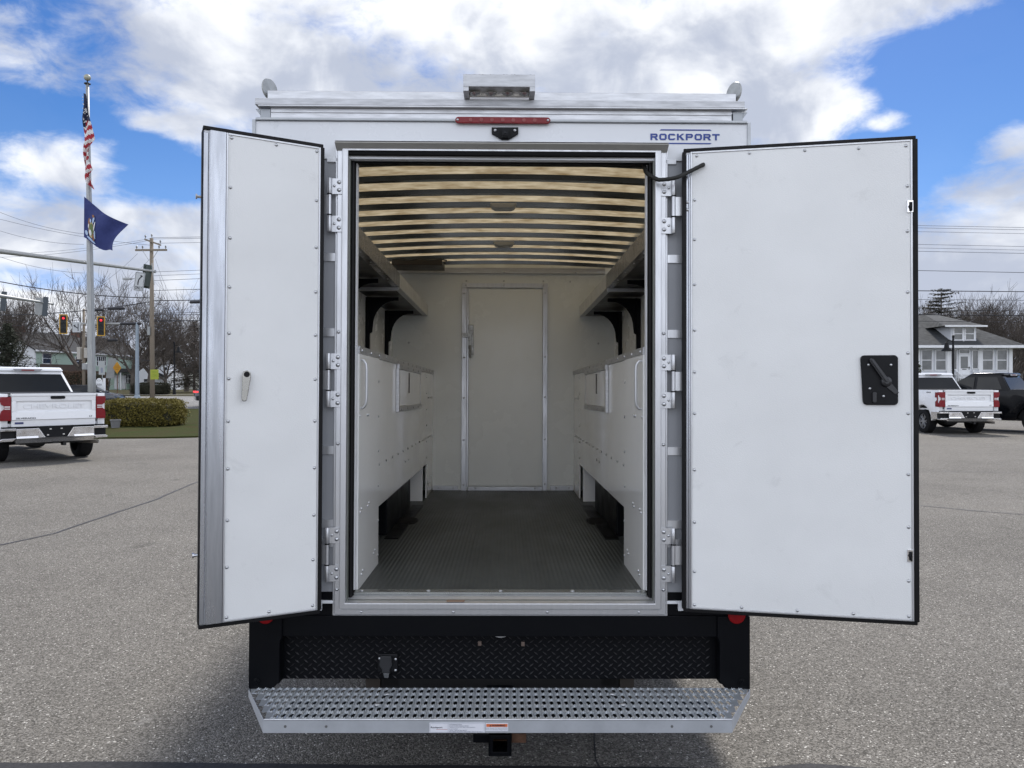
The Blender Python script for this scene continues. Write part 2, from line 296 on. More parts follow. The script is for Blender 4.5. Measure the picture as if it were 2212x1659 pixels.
def asphalt(name,a,b,spk):
    m=bpy.data.materials.new(name); m.use_nodes=True; t=m.node_tree; bs=t.nodes['Principled BSDF']; bs.inputs['Roughness'].default_value=.85; bs.inputs['Specular IOR Level'].default_value=.15
    tc=t.nodes.new('ShaderNodeTexCoord'); nn=lambda k:t.nodes.new(k)
    vo=nn('ShaderNodeTexVoronoi'); vo.inputs['Scale'].default_value=spk; t.links.new(tc.outputs['Object'],vo.inputs['Vector'])
    sp=nn('ShaderNodeSeparateColor'); t.links.new(vo.outputs['Color'],sp.inputs[0])
    cr=nn('ShaderNodeValToRGB'); e=cr.color_ramp.elements; e[0].position=0; e[0].color=(a[0]*.55,a[1]*.55,a[2]*.55,1); e[1].position=1; e[1].color=(.62,.60,.56,1)
    x=e.new(.35); x.color=(*a,1); x=e.new(.8); x.color=(*b,1); x=e.new(.97); x.color=(b[0]*1.2,b[1]*1.2,b[2]*1.2,1)
    t.links.new(sp.outputs[0],cr.inputs[0])
    n=nn('ShaderNodeTexNoise'); n.inputs['Scale'].default_value=.45; n.inputs['Detail'].default_value=7; n.inputs['Roughness'].default_value=.65; t.links.new(tc.outputs['Object'],n.inputs['Vector'])
    mr=nn('ShaderNodeMapRange'); mr.inputs[1].default_value=.3; mr.inputs[2].default_value=.7; mr.inputs[3].default_value=.84; mr.inputs[4].default_value=1.14; t.links.new(n.outputs[0],mr.inputs[0])
    # pale worn scuffs
    n3=nn('ShaderNodeTexNoise'); n3.inputs['Scale'].default_value=2.3; n3.inputs['Detail'].default_value=8; n3.inputs['Roughness'].default_value=.7; t.links.new(tc.outputs['Object'],n3.inputs['Vector'])
    m3=nn('ShaderNodeMapRange'); m3.inputs[1].default_value=.64; m3.inputs[2].default_value=.78; m3.inputs[3].default_value=0; m3.inputs[4].default_value=.5; t.links.new(n3.outputs[0],m3.inputs[0])
    mu=nn('ShaderNodeMix'); mu.data_type='RGBA'; mu.blend_type='MULTIPLY'; mu.inputs[0].default_value=1; t.links.new(cr.outputs[0],mu.inputs[6]); t.links.new(mr.outputs[0],mu.inputs[7])
    m4=nn('ShaderNodeMix'); m4.data_type='RGBA'; t.links.new(m3.outputs[0],m4.inputs[0]); t.links.new(mu.outputs[2],m4.inputs[6]); m4.inputs[7].default_value=(.45,.44,.42,1); t.links.new(m4.outputs[2],bs.inputs['Base Color'])
    n5=nn('ShaderNodeTexNoise'); n5.inputs['Scale'].default_value=1.1; n5.inputs['Detail'].default_value=4; t.links.new(tc.outputs['Object'],n5.inputs['Vector'])
    m5=nn('ShaderNodeMapRange'); m5.inputs[1].default_value=.66; m5.inputs[2].default_value=.74; m5.inputs[3].default_value=1; m5.inputs[4].default_value=.72; t.links.new(n5.outputs[0],m5.inputs[0])
    m6=nn('ShaderNodeMix'); m6.data_type='RGBA'; m6.blend_type='MULTIPLY'; m6.inputs[0].default_value=1; t.links.new(m4.outputs[2],m6.inputs[6]); t.links.new(m5.outputs[0],m6.inputs[7]); t.links.new(m6.outputs[2],bs.inputs['Base Color'])
    bb=nn('ShaderNodeBump'); bb.inputs['Strength'].default_value=.9; bb.inputs['Distance'].default_value=.006; t.links.new(vo.outputs['Distance'],bb.inputs['Height']); bb.invert=True; t.links.new(bb.outputs[0],bs.inputs['Normal'])
    return m
ASPH=asphalt('parking_asphalt',(.118,.111,.099),(.212,.200,.182),140)
ASPR=asphalt('road_asphalt',(.17,.17,.17),(.26,.255,.25),60)
struct(sheet('parking_lot',-120,120,[-40,0,5,10,20,30,40,47],.0,ASPH))
struct(sheet('road',-300,300,[49.5,51,53,55,57,59],.01,ASPR))
struct(sheet('pavement',-300,300,[60.2,61.6],.03,mat('pavement_concrete',(.26,.25,.23),.9,0,(1,.15))))
# lawn island left, bordered by the lot
mb=MB(); le=[(-140,23.6),(-30,23.2),(-12.8,22.8),(-11,23.0),(-9.2,23.7),(-7.6,24.8),(-6.9,27),(-6.8,35),(-6.8,49),(-140,49)]
mb.xy(le,-.01,.05); struct(mb.build('lawn',GRASS,smooth=False))
mb=MB(); mb.add([(-140,49,.03),(70,49,.03),(70,47,.012),(-140,47,.055)],[(0,1,2,3)][::1]); struct(mb.build('verge',GRASS))
# raised lawn under the house on the right
mb=MB(); mb.xy([(14,38),(70,36),(120,60),(120,49),(14,49)],.0,.04) if False else mb.add([(12,39,.01),(80,39,.01),(80,47,.7),(12,47,.7),(12,49.2,.75),(80,49.2,.75),(80,80,1.0),(12,80,1.0)],[(0,1,2,3),(3,2,5,4),(4,5,6,7)]); struct(mb.build('house_lawn',GRASS))
# tarred seams in the lot
TAR=mat('tar_seal',(.028,.027,.03),.55,0,(14,.4)); TARP=mat('dark_new_asphalt',(.016,.016,.019),.8,0,(40,.4),(90,.5,.005))
def gp(X,Y): # disp pixel to ground
    v=Y*1.8228; u=X*1.8228; Z=1.7*FPX/(v-1512); return Vector(((u-2016)/FPX*Z,Z,0))
def seam(pts,wd,name='asphalt_seam'):
    mb=MB(); P=[]; 
    for i in range(len(pts)-1):
        a,b=gp(*pts[i]),gp(*pts[i+1]); n=max(2,int((b-a).length/.25))
        for k in range(n): P.append(a.lerp(b,k/n)+Vector((random.uniform(-.01,.01),random.uniform(-.012,.012),0)))
    P.append(gp(*pts[-1])); vs=[]
    for i,p in enumerate(P):
        d=(P[min(i+1,len(P)-1)]-P[max(i-1,0)]).normalized(); nrm=Vector((-d.y,d.x,0)); ww=wd*random.uniform(.6,1.15)
        vs+=[p+nrm*ww+Vector((0,0,.004)),p-nrm*ww+Vector((0,0,.004))]
    mb.add(vs,[(2*i,2*i+1,2*i+3,2*i+2) for i in range(len(P)-1)]); return struct(mb.build(name,TAR))
seam([(0,1178),(120,1152),(250,1108),(340,1078),(400,1052),(430,1040)],.018)
seam([(1985,1018),(2110,1020),(2212,1022)],.012); seam([(1985,1092),(2100,1103),(2212,1112)],.016); seam([(1985,944),(2212,948)],.01)
seam([(1270,1500),(1285,1560),(1290,1640),(1296,1659)],.004)
mb=MB(); up=[]; n=60
for i in range(n+1):
    x=-4+8*i/n; e=3.288+.008*math.sin(x*3.1)+random.uniform(-.006,.006)
    if x<-1.0: e+=.018*min(1,(-1.0-x)/1.2)
    if x>-.5: e-=.03*min(1,(x+.5)/.8)
    if .85<x: e=3.24+.055*math.exp(-((x-1.33)/.2)**2)
    up.append((x,e,.004))
vs=[]; 
for x,e,z in up: vs+=[(x,e,z),(x,1.5,z)]
mb.add(vs,[(2*i+1,2*i+3,2*i+2,2*i) for i in range(n)]); struct(mb.build('asphalt_patch',TARP))
# ------------------------------------------------------------------ SERVICE TRUCK
ROOT=Vector((-.055,3.3,0)); MR=Matrix.Rotation(R(.5),3,'Z')@Matrix.Rotation(R(-.8),3,'X')@Matrix.Rotation(R(.22),3,'Y')
T0=empty('service_truck',ROOT,MR.to_euler()); tag(T0,'white box body service truck with both rear doors open, showing cabinets and dark ribbed floor','truck')
MI=MR.transposed(); CO=MI@(Vector((0,0,1.7))-ROOT)
def ray(u,v): return MI@Vector(((u-2016)/FPX,1,-(v-1512)/FPX))
def T(u,v,ly): d=ray(u,v); return CO+d*((ly-CO.y)/d.y)
HW=1.124; FL=.745; BH=2.885; LEN=3.67
# outer shell
m=MB()
for s in(-1,1): MB().box(s*(HW-.05),s*HW,.031,LEN+.04,.60,BH-.05).build('body_side',BODYW,T0,bevel=.006)
m=MB(); m.xz([(-HW,.6),(HW,.6),(HW,2.86),(.7,2.885),(0,2.90),(-.7,2.885),(-HW,2.86)],LEN,LEN+.05); m.build('front_wall',INTW,T0)
m=MB() # rear panels with recess behind doors
m.box(-HW,HW,-.004,.03,2.715,BH)
m.build('rear_panel',BODYW,T0,bevel=.003)
for s in(-1,1): MB().box(s*.742,s*HW,.004,.03,.764,2.713).build('rear_panel',mat('shaded_side_strip',(.27,.28,.30),.5,0,(2,.08)),T0,bevel=.002)  # side strips coloured darker for the shade behind the open doors
m=MB(); m.box(-HW-.004,-HW+.012,-.010,.03,.72,BH+.005).box(HW-.012,HW+.004,-.010,.03,.72,BH+.005).box(-HW+.013,HW-.013,-.016,.03,BH+.001,BH+.012); m.build('corner_trim',mat('trim_grey',(.42,.44,.46),.4,.4),T0,bevel=.002)
for s in(-1,1):   # white lower corner pieces below the recess
    MB().box(s*.742,s*.80,-.006,.03,.7135,.7265).box(s*.80,s*.86,-.008,.03,.683,.7265).build('corner_bracket',WPAINT,T0,bevel=.002); MB().box(s*.742,s*.79,-.006,.03,2.700,2.72).build('corner_bracket',WPAINT,T0,bevel=.002)
m=MB()
for s in(-1,1): # horizontal metal strips standing for bright reflections behind the doors
    for z in(2.27,1.93,1.40,.985,1.07):
        MB().box(s*.752,s*.86,-.003,.003,z-.018,z+.018).build('reflection_band',ALU,T0)
for s in(-1,1): MB().box(s*.742,s*HW,.006,.03,.660,.7635).build('lower_skirt',BLK,T0)
# rear frame
fr=MB()
fr.ring((-.752,.752,.660,2.776),(-.741,.741,.667,2.770),-.006,.02)
fr.ring((-.741,.741,.6675,2.776),(-.717,.717,.695,2.755),-.018,.02)
fr.ring((-.717,.717,.695,2.755),(-.690,.690,.722,2.745),-.030,.02)
frame=fr.build('rear_frame',ALU,T0,bevel=.003)
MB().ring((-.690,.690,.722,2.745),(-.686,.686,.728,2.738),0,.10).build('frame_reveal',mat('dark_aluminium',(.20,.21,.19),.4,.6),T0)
m=MB(); m.yz([(0,2.7785),(-.045,2.7785),(-.060,2.774),(-.060,2.7705),(-.022,2.748),(0,2.748)],-.745,.745); m.build('drip_rail',mat('drip_grey',(.50,.49,.46),.35,.3),T0,bevel=.002); MB().box(-.745,.745,-.060,-.046,2.7787,2.7805).build('drip_edge',ALU,T0)
m=MB()
for s in(-1,1):
    m.tube([(s*.6795,.03,.735),(s*.6795,.03,2.735)],.0105,8).box(s*.669,s*.686,.04,.085,.735,2.735)
m.tube([(-.69,-.012,2.738),(0,-.02,2.735),(.69,-.012,2.738)],.0115,8).box(-.686,.686,.04,.085,2.712,2.736)
m.build('door_seal',BLKS,T0,smooth=True,autos=True)
for s in(-1,1): MB().box(s*.6645,s*.669,.05,.088,.76,2.712).build('seal_edge',TRIM,T0)
m=MB(); m.box(-.20-.06,-.20+.0,.005,.02,2.722,2.734).build('striker',PLAST,T0)
# threshold
m=MB(); m.yz([(.0,.70),(-.028,.7225),(-.010,.727),(.012,.727),(.03,.737),(.05,.738),(.05,.70)],-.689,.689).build('threshold',ALUH,T0,bevel=.0015)
m=MB(); m.yz([(.052,.72),(.046,.7445),(.052,.7505),(.10,.7505),(.102,.746),(.102,.72)],-.668,.668).build('sill_strip',mat('sill_satin',(.30,.31,.30),.25,.8),T0,bevel=.001)
m=MB(); m.box(-.24,-.16,-.022,.0,.7265,.730).build('sill_label',mat('brown_label',(.25,.17,.12),.6),T0)
# screws (shared mesh) ------------------------------------------------
sc=MB(); sc.lathe([(0,-.0042),(.0035,-.0036),(.0058,-.0018),(.0066,0)],(0,0,0),'y',8); SCR=sc.build('screw',ZINC,frame,smooth=True); SCRM=SCR.data
SCR.location=(-.5,-.018,.681)
def screw(parent,x,y,z,s=1.0,rot=None,name='screw'):
    o=bpy.data.objects.new(name,SCRM); col.objects.link(o); o.parent=parent; o.location=(x,y,z); o.scale=(s,s,s)
    if rot: o.rotation_euler=rot
    return o
SCR.location=(-.62,-.018,.681)
for x in(-.21,.21,.62): screw(frame,x,-.018,.681,1.1)
for s in(-1,1):
    for z in(2.60,1.93,1.62,1.43,1.02,.78): screw(frame,s*.730,-.018,z,1.25)
for x in(-.665+.03,-.33,0,.33,.635): screw(T0,x,.072,.7505,1.7,(R(-90),0,0),'sill_screw')
# hinges ---------------------------------------------------------------
def hinge(s,z,k):
    h=MB(); x=s*.772
    h.mi(0)
    for a,b in((.052,.122),(-.118,-.046)): h.lathe([(.0085,a),(.0095,a+.002),(.0095,b-.002),(.0085,b)],(x,-.030,z),'z',12)
    h.lathe([(.009,-.041),(.009,.047)],(x,-.030,z),'z',12)
    for a,b in((.052,.122),(-.118,-.046)): h.box(s*.718,s*.744,-.024,-.0185,z+a,z+b).box(s*.744,s*.770,-.024,-.020,z+a,z+b)
    h.box(s*.775,s*.845,-.034,-.029,z-.039,z+.045)
    h.mi(1).lathe([(.011,.047),(.011,.052)],(x,-.030,z),'z',12).lathe([(.011,-.046),(.011,-.041)],(x,-.030,z),'z',12)
    o=h.build('hinge',[ALU,BLKS],T0,smooth=True,autos=True)
    for dz in(.105,.070,-.063,-.100): screw(o,s*.731,-.0245,z+dz,1.5,name='hinge_bolt')
    for dz in(.088,-.082): screw(o,s*.752,-.0245,z+dz,1.0,name='grease_fitting')
for s in(-1,1):
    for i,z in enumerate((2.498,1.712,.935)): hinge(s,z+(0 if s<0 else .0),i)
# doors ------------------------------------------------------------------
def door(hx,hy,ox,oy,z0,z1,left):
    # door frame of reference: x along hinge->outer edge, -y towards the viewer
    ex=Vector((ox-hx,oy-hy,0)); Lw=ex.length; 
    s=-1 if left else 1
    ang=math.atan2(ex.y*s,ex.x*s)   # rotation that maps +x*s to ex
    D=MB(); th=.042
    D.box(s*.004,s*(Lw-.004),.004,th,z0+.004,z1-.004)
    o=D.build('rear_door',BODYW,T0,loc=(hx,hy,0),rot=(0,0,ang),bevel=.003)
    Rm=Matrix.Rotation(ang,3,'Z').transposed(); c=Rm@(CO-Vector((hx,hy,0)))
    def P(u,v,y=0):
        d=Rm@ray(u,v); q=c+d*((y-c.y)/d.y); return q
    return o,Lw,s,P
DZ0,DZ1=.697,2.749
# left door
ld,lw,s,PL=door(-.79,-.075,-1.228,-.30,DZ0,DZ1,True)
tr=.064
m=MB(); e=.012
m.box(-lw,-.0,-.004,.030,DZ1-.010,DZ1+.006).box(-lw,0,-.004,.030,DZ0-.006,DZ0+.010).box(-e,.004,-.010,.030,DZ0+.0105,DZ1-.0105).box(-lw-.003,-lw+.002,0,.04,DZ0+.011,DZ1-.011)
m.build('edge_seal',BLKS,ld,bevel=.003)
m=MB(); m.box(-lw+.003,-lw+.0215,-.001,.0035,DZ0+.012,DZ1-.02).box(-lw+.027,-lw+.089,-.016,.003,DZ0+.012,DZ1-.012).box(-lw+.024,-lw+.030,-.010,.003,DZ0+.012,DZ1-.012)
m.build('edge_channel',MILL,ld,bevel=.003)
m=MB(); m.box(-lw+.0905,-lw+.097,-.012,.0,DZ0+.012,DZ1-.012).box(-.020,-.013,-.010,.0,DZ0+.012,DZ1-.012).box(-lw+.0975,-.0205,-.010,.0,DZ1-.0195,DZ1-.0115).box(-lw+.0975,-.0205,-.010,.0,DZ0+.0115,DZ0+.0195)
m.build('panel_trim',ALU,ld,bevel=.0015)
m=MB(); m.box(-lw+.0975,-.0205,-.0065,.0,DZ0+.020,DZ1-.020); lp=m.build('lining_panel',LINING,ld)
for u,v in[(912,537),(1088,568),(1254,597),(907,738),(904,937),(900,1130),(897,1312),(894,1491),(891,1659),(887,1847),(881,2050),(875,2236),(871,2434),(1250,790),(1247,974),(1246,1150),(1245,1320),(1244,1494),(1242,1658),(1238,1842),(1236,2028),(1232,2204),(1231,2384),(1059,2409)]:
    q=PL(u,v,-.0065); q.x=min(max(q.x,-lw+.107),-.030); screw(ld,q.x,-.0065,min(max(q.z,DZ0+.03),DZ1-.03),1.15)
q=PL(970,1478,-.03); h=MB(); h.lathe([(.011,-.0255),(.010,0)],(q.x,q.y+.022,q.z),'y',12)
q2=PL(962,1575,-.035); h.prism([(q.x-.016,-.036,q.z+.004),(q.x-.012,-.036,q.z+.017),(q.x+.004,-.036,q.z+.021),(q.x+.017,-.036,q.z+.012),(q.x+.018,-.036,q.z-.006),(q2.x+.010,-.040,q2.z-.000),(q2.x+.004,-.040,q2.z-.006),(q2.x-.006,-.040,q2.z-.006),(q2.x-.011,-.040,q2.z+.002)],(0,.010,0))
h.build('door_handle',mat('satin_nickel',(.34,.33,.30),.25,1),ld,bevel=.003)
m=MB(); m.lathe([(.012,-.0008),(.012,.0008)],(q.x+.001,-.0375,q.z+.004),'y',14).build('handle_cap',PLAST,ld)
for v in(779,2182):
    q=PL(802,v,.03); m=MB(); m.tube([(-lw-.001,.02,q.z),(-lw-.018,.02,q.z)],.006,8).tube([(-lw-.018,.02,q.z),(-lw-.024,.02,q.z)],.011,8).build('bolt_stud',ZINC,ld)
# right door
rd,rw,s,PR=door(.812,-.048,1.752,-.236,DZ0,DZ1,False)
m=MB(); m.box(0,rw,-.004,.030,DZ1-.010,DZ1+.006).box(0,rw,-.004,.030,DZ0-.006,DZ0+.010).box(-.006,.011,-.010,.030,DZ0+.0105,DZ1-.0105).box(rw-.015,rw+.004,-.014,.030,DZ0+.0105,DZ1-.0105)
m.build('edge_seal',BLKS,rd,bevel=.003)
m=MB(); m.box(.012,.022,-.003,.003,DZ0+.012,DZ1-.02).box(.0225,.030,-.008,.003,DZ0+.012,DZ1-.02); m.build('edge_channel',MILL,rd,bevel=.002)
m=MB(); m.box(.0305,.037,-.012,.0,DZ0+.012,DZ1-.012).box(rw-.024,rw-.0155,-.010,.0,DZ0+.012,DZ1-.012).box(.0375,rw-.0245,-.010,.0,DZ1-.0195,DZ1-.0115).box(.0375,rw-.0245,-.010,.0,DZ0+.0115,DZ0+.0195)
m.build('panel_trim',ALU,rd,bevel=.0015)
m=MB(); m.box(.0375,rw-.0245,-.0065,.0,DZ0+.020,DZ1-.020); m.build('lining_panel',LINING,rd)
pts=[(2743,614),(2951,603),(3169,592),(3381,584),(3567,574)]+[(2733,y) for y in(788,943,1120,1300,1465,1628,1850,2056,2250,2402)]+[(3580,y) for y in(732,910,1150,1390,1628,1868,2076,2288,2427)]+[(2920,2393),(3140,2405),(3360,2418)]
for u,v in pts:
    q=PR(u,v,-.0065); screw(rd,min(max(q.x,.048),rw-.036),-.0065,min(max(q.z,DZ0+.03),DZ1-.03),1.15)
# latch plate with release lever on the right door
a=PR(3393,1399,-.015); b=PR(3537,1595,-.015); cx=(a.x+b.x)/2; cz=(a.z+b.z)/2; hw=abs(b.x-a.x)/2; hh=abs(b.z-a.z)/2
def rrect(cx,cz,hw,hh,r,n=5,taper=0):
    P=[]
    for (sx,sz,a0) in((1,1,0),(-1,1,90),(-1,-1,180),(1,-1,270)):
        for k in range(n+1):
            t=R(a0+90*k/n); z=sz*(hh-r)+r*math.sin(t); x=sx*(hw-r)+r*math.cos(t); P.append((cx+x+(taper*z if sx<0 else 0),cz+z))
    return P
m=MB(); m.xz(rrect(cx,cz,hw,hh,.016,taper=-.05),-.018,-.006)
lat=m.build('latch_plate',PLAST,rd,bevel=.004)
pv=PR(3492,1502,-.03); lv=PR(3434,1415,-.045)
m=MB(); m.lathe([(.024,-.018),(.020,-.030),(.010,-.034)],(pv.x,0,pv.z),'y',18)
d=Vector((lv.x-pv.x,0,lv.z-pv.z)); dn=d.normalized(); pn=Vector((-dn.z,0,dn.x))
P0=Vector((pv.x,-.034,pv.z)); P1=P0+d
m.prism([P0+pn*.010,P0-pn*.010,P1-pn*.009-dn*.006,P1-pn*.004+dn*.004,P1+pn*.004+dn*.004,P1+pn*.009-dn*.006],(0,.009,0))
m.prism([P0+pn*.005+Vector((0,-.004,0)),P0-pn*.005+Vector((0,-.004,0)),P1-pn*.004+Vector((0,-.004,0)),P1+pn*.004+Vector((0,-.004,0))],(0,.004,0))
P2=P0+Vector((.045,0,-.055)); m.prism([P0+Vector((.008,.012,.010)),P0+Vector((-.012,.012,-.014)),P2+Vector((-.010,.012,0)),P2+Vector((.006,.012,.008))],(0,.010,0))
P3=PR(3443,1585,-.02); m.xz(rrect(P3.x,P3.z+.022,.008,.022,.006),-.026,-.017)
m.build('release_lever',mat('lever_black',(.02,.021,.024),.3),lat,bevel=.0025)
for u,v in((3420,1437),(3508,1437),(3425,1530),(3479,1560)):
    q=PR(u,v,-.018); screw(lat,q.x,-.0185,q.z,.9)
for v0,v1 in((789,836),(2164,2212)):
    a=PR(3572,v0,-.01); b=PR(3592,v1,-.01); m=MB(); m.mi(0).box(a.x,b.x+.004,-.0125,-.005,b.z,a.z); m.mi(1).box(a.x+.007,b.x,-.016,-.0128,b.z+.006,a.z-.008).tube([(b.x-.004,-.018,b.z+.004),(b.x-.012,-.02,(a.z+b.z)/2),(b.x-.006,-.018,a.z-.012)],.0035,6)
    m.build('slam_latch',[CHR,PLAST],rd,bevel=.001)
for v in(796,826):
    q=PR(2712,v,-.004); screw(rd,.018,-.0035,q.z,1.1)
# check strap
a=T(2539,655,.06); b=T(2545,680,.0); c1=T(2580,702,-.05); c2=T(2602,708,-.07); c3=T(2660,700,-.10); c4=T(2710,678,-.09); c5=T(2769,648,-.085)
P=[a,b,c1,c2,c3,c4,c5]; Q=[]
for i in range(len(P)-1):
    p0=P[max(i-1,0)];p1=P[i];p2=P[i+1];p3=P[min(i+2,len(P)-1)]
    for k in range(6):
        t=k/6; Q.append(.5*((2*p1)+(p2-p0)*t+(2*p0-5*p1+4*p2-p3)*t*t+(3*p1-p0-3*p2+p3)*t**3))
Q.append(P[-1]); e=Q[-1]+Vector((.006,.035,.004)); Q.append(e)
m=MB(); m.tube(Q,[.0088+.0008*(i%2) for i in range(len(Q))],10); m.build('check_strap',mat('braided_black_cover',(.012,.012,.010),.6,0,(200,.5),(400,.6,.002)),T0,smooth=True)
# ---- ladder rack and header
m=MB(); m.box(-1.082,1.082,.06,.105,3.012,3.05).box(-1.082,1.082,.06,.30,3.006,3.011); MB().box(-1.114,1.099,-.006,.04,2.9865,2.9885).build('rack_bar_edge',ALU,T0); rk=m.build('rack_roller_bar',ALUH,T0,bevel=.002)
m=MB(); m.box(-1.115,1.10,-.012,.045,2.956,2.986); m.build('rack_cross_bar',mat('dull_aluminium_bar',(.52,.53,.55),.45,.6,(30,.25),streak=(.35,1,2)),T0,bevel=.002)
m=MB(); m.box(-1.10,1.112,-.016,.03,2.9485,2.9545); m.build('rack_lip',ALUH,T0,bevel=.001)
m=MB(); m.box(-1.05,1.045,.006,.05,2.898,2.948).box(-1.05,1.045,-.004,.0055,2.8975,2.901).box(-1.05,1.045,.003,.0055,2.926,2.929); m.build('rack_panel',ALUH,T0,bevel=.0015)
for s in(-1,1): MB().box(s*1.051,s*1.096,.004,.05,2.898,2.942).xz([(s*1.097,2.942),(s*1.118,2.942),(s*1.097,2.915)],.004,.05).build('rack_bracket',mat('rack_bracket_grey',(.33,.35,.37),.45,.6),T0,bevel=.001)
for s in(-1,1):
    m=MB(); m.xz(rrect(s*1.092,3.075,.0225,.05,.0224,6),.10,.16) if False else m.lathe([(.048,-.004),(.050,0),(.048,.004)],(0,0,0),'x',24)
    m.build('roller_disc',mat('disc_alloy',(.42,.43,.42),.45,.6,(20,.3)),T0,loc=(s*1.085,.10,3.070),rot=(0,0,R(26*s)))
for s in(-1,1): MB().box(s*1.03,s*1.08,.31,3.6,2.99,3.02).build('rack_side_rail',ALUH,T0)
m=MB()
m.mi(0).box(-.172,.145,-.10,.02,3.008,3.062).box(-.172,-.148,-.10,.02,2.988,3.008).box(.121,.145,-.10,.02,2.988,3.008)
m.mi(1)
for i in range(4):
    x=-.125+.075*i-.0; m.lathe([(.002,-.012),(.026,-.002),(.026,.0)],(x+.0,-.04,3.0),'z',16)
sp=m.build('work_light',[mat('dull_aluminium_bar',(.52,.53,.55),.45,.6),mat('lamp_reflector',(.5,.5,.48),.25,.9)],T0,bevel=.001)
m=MB()
for i in range(26): m.box(-.162+i*.0118,-.1545+i*.0118,-.085,0,3.0625,3.068+random.uniform(-.001,.001))
m.build('heat_sink',mat('sooty_metal',(.07,.06,.05),.7,.4),sp)
zc=T(1980,477,-.012).z; xc=T(1980,477,-.012).x
m=MB(); m.xz(rrect(xc,zc,.2145,.0145,.0143,6),-.026,-.0125); bl=m.build('brake_light',RED,T0,bevel=.004)
for i in range(7): MB().lathe([(.0,-.003),(.009,-.002),(.0105,0)],(xc-.145+i*.048,-.0262,zc),'y',12).build('light_cell',mat('inner_red_lens',(.22,.02,.02),.2,coat=.1),bl)
for s in(-1,1): screw(bl,xc+s*.203,-.027,zc,.9)
m=MB(); a=T(1936,500,-.02); b=T(2041,500,-.02); c=T(1989,549,-.02)
m.xz([(a.x,a.z),(b.x,b.z),(b.x,a.z-.028),(c.x+.024,c.z+.006),(c.x+.014,c.z),(c.x-.014,c.z),(c.x-.024,c.z+.006),(a.x,a.z-.028)],-.018,-.005)
rc=m.build('rear_camera',PLAST,T0,bevel=.002)
m=MB(); m.box(c.x-.017,c.x+.017,-.045,-.018,c.z+.006,c.z+.045).box(c.x-.014,c.x+.014,-.056,-.0455,c.z+.006,c.z+.03); m.build('camera_housing',PLAST,rc,bevel=.002)
m=MB(); m.lathe([(0,-.002),(.006,0)],(c.x,-.057,c.z+.018),'y',12).build('camera_lens',GLASSD,rc)
for x in(a.x+.016,b.x-.016): screw(rc,x,-.019,a.z-.014,1.1)
# ---- lettering on the header (octagonal extended capitals)
lz0,lz1=T(2561,551,-.005).z,T(2561,526,-.005).z; lx0,lx1=T(2561,540,-.005).x,T(2839,540,-.005).x
H=lz1-lz0; cw=(lx1-lx0)/8; lwid=cw*.84; t=H*.235
logo=MB()
def pol(P,k=0): logo.xz([(p[0],p[1]) for p in P],-.0062-k*.0002,-.0045)
def octo(x,open_right=False):
    c=H*.22; a0=x; a1=x+lwid; s=t
    o=[(a0+c,lz0),(a1-c,lz0),(a1,lz0+c),(a1,lz1-c),(a1-c,lz1),(a0+c,lz1),(a0,lz1-c),(a0,lz0+c)]
    i=[(a0+c+s*.4,lz0+s),(a1-c-s*.4,lz0+s),(a1-s*1.25,lz0+c+s*.4),(a1-s*1.25,lz1-c-s*.4),(a1-c-s*.4,lz1-s),(a0+c+s*.4,lz1-s),(a0+s*1.25,lz1-c-s*.4),(a0+s*1.25,lz0+c+s*.4)]
    for k in range(8):
        if open_right and k in(2,): continue
        j=(k+1)%8; pol([o[k],o[j],i[j],i[k]])
def PRl(x,leg):
    s=t*1.25; a1=x+lwid*.97; mid=lz0+H*.36; c=H*.18
    pol([(x,lz0),(x+s,lz0),(x+s,lz1-t),(x,lz1-t)]); pol([(x,lz1-t),(a1-c,lz1-t),(a1-c,lz1),(x,lz1)],0)
    pol([(a1-c,lz1),(a1,lz1-c),(a1-s,lz1-c-.0),(a1-c,lz1-t)]); pol([(a1,lz1-c),(a1,mid+c),(a1-s,mid+c),(a1-s,lz1-c)])
    pol([(a1,mid+c),(a1-c,mid),(a1-c,mid+t),(a1-s,mid+c)]); pol([(x+s,mid),(a1-c,mid),(a1-c,mid+t),(x+s,mid+t)])
    if leg: pol([(x+lwid*.52,mid),(x+lwid*.52+s*1.1,mid),(a1+s*.2,lz0),(a1-s*1.0,lz0)],1)
for i,ch in enumerate('ROCKPORT'):
    x=lx0+i*cw
    if ch=='R': PRl(x,True)
    if ch=='P': PRl(x,False)
    if ch=='O': octo(x)
    if ch=='C': octo(x,True)
    if ch=='T': pol([(x,lz1-t),(x+lwid,lz1-t),(x+lwid,lz1),(x,lz1)]); pol([(x+lwid/2-t*.62,lz0),(x+lwid/2+t*.62,lz0),(x+lwid/2+t*.62,lz1-t),(x+lwid/2-t*.62,lz1-t)])
    if ch=='K':
        mz=(lz0+lz1)/2; pol([(x,lz0),(x+t*1.25,lz0),(x+t*1.25,lz1),(x,lz1)]); pol([(x+t*1.25,mz-t*.4),(x+t*2.2,mz),(x+lwid,lz1),(x+lwid-t*1.6,lz1),(x+t*1.25,mz+t*.5)]); pol([(x+t*1.7,mz-t*.1),(x+t*2.6,mz+t*.6),(x+lwid*1.02,lz0),(x+lwid*1.02-t*1.7,lz0)],1)
b0=T(2597,509,-.005); b1=T(2802,515,-.005); b2=T(2597,562,-.005); b3=T(2802,568,-.005)
logo.xz([(b0.x,b1.z),(b0.x+.007,b0.z),(b1.x-.007,b0.z),(b1.x,b1.z)],-.006,-.0045); logo.xz([(b0.x+.007,b3.z),(b0.x,b2.z),(b1.x,b2.z),(b1.x-.007,b3.z)],-.006,-.0045)
logo.build('body_lettering',BLUE,T0)
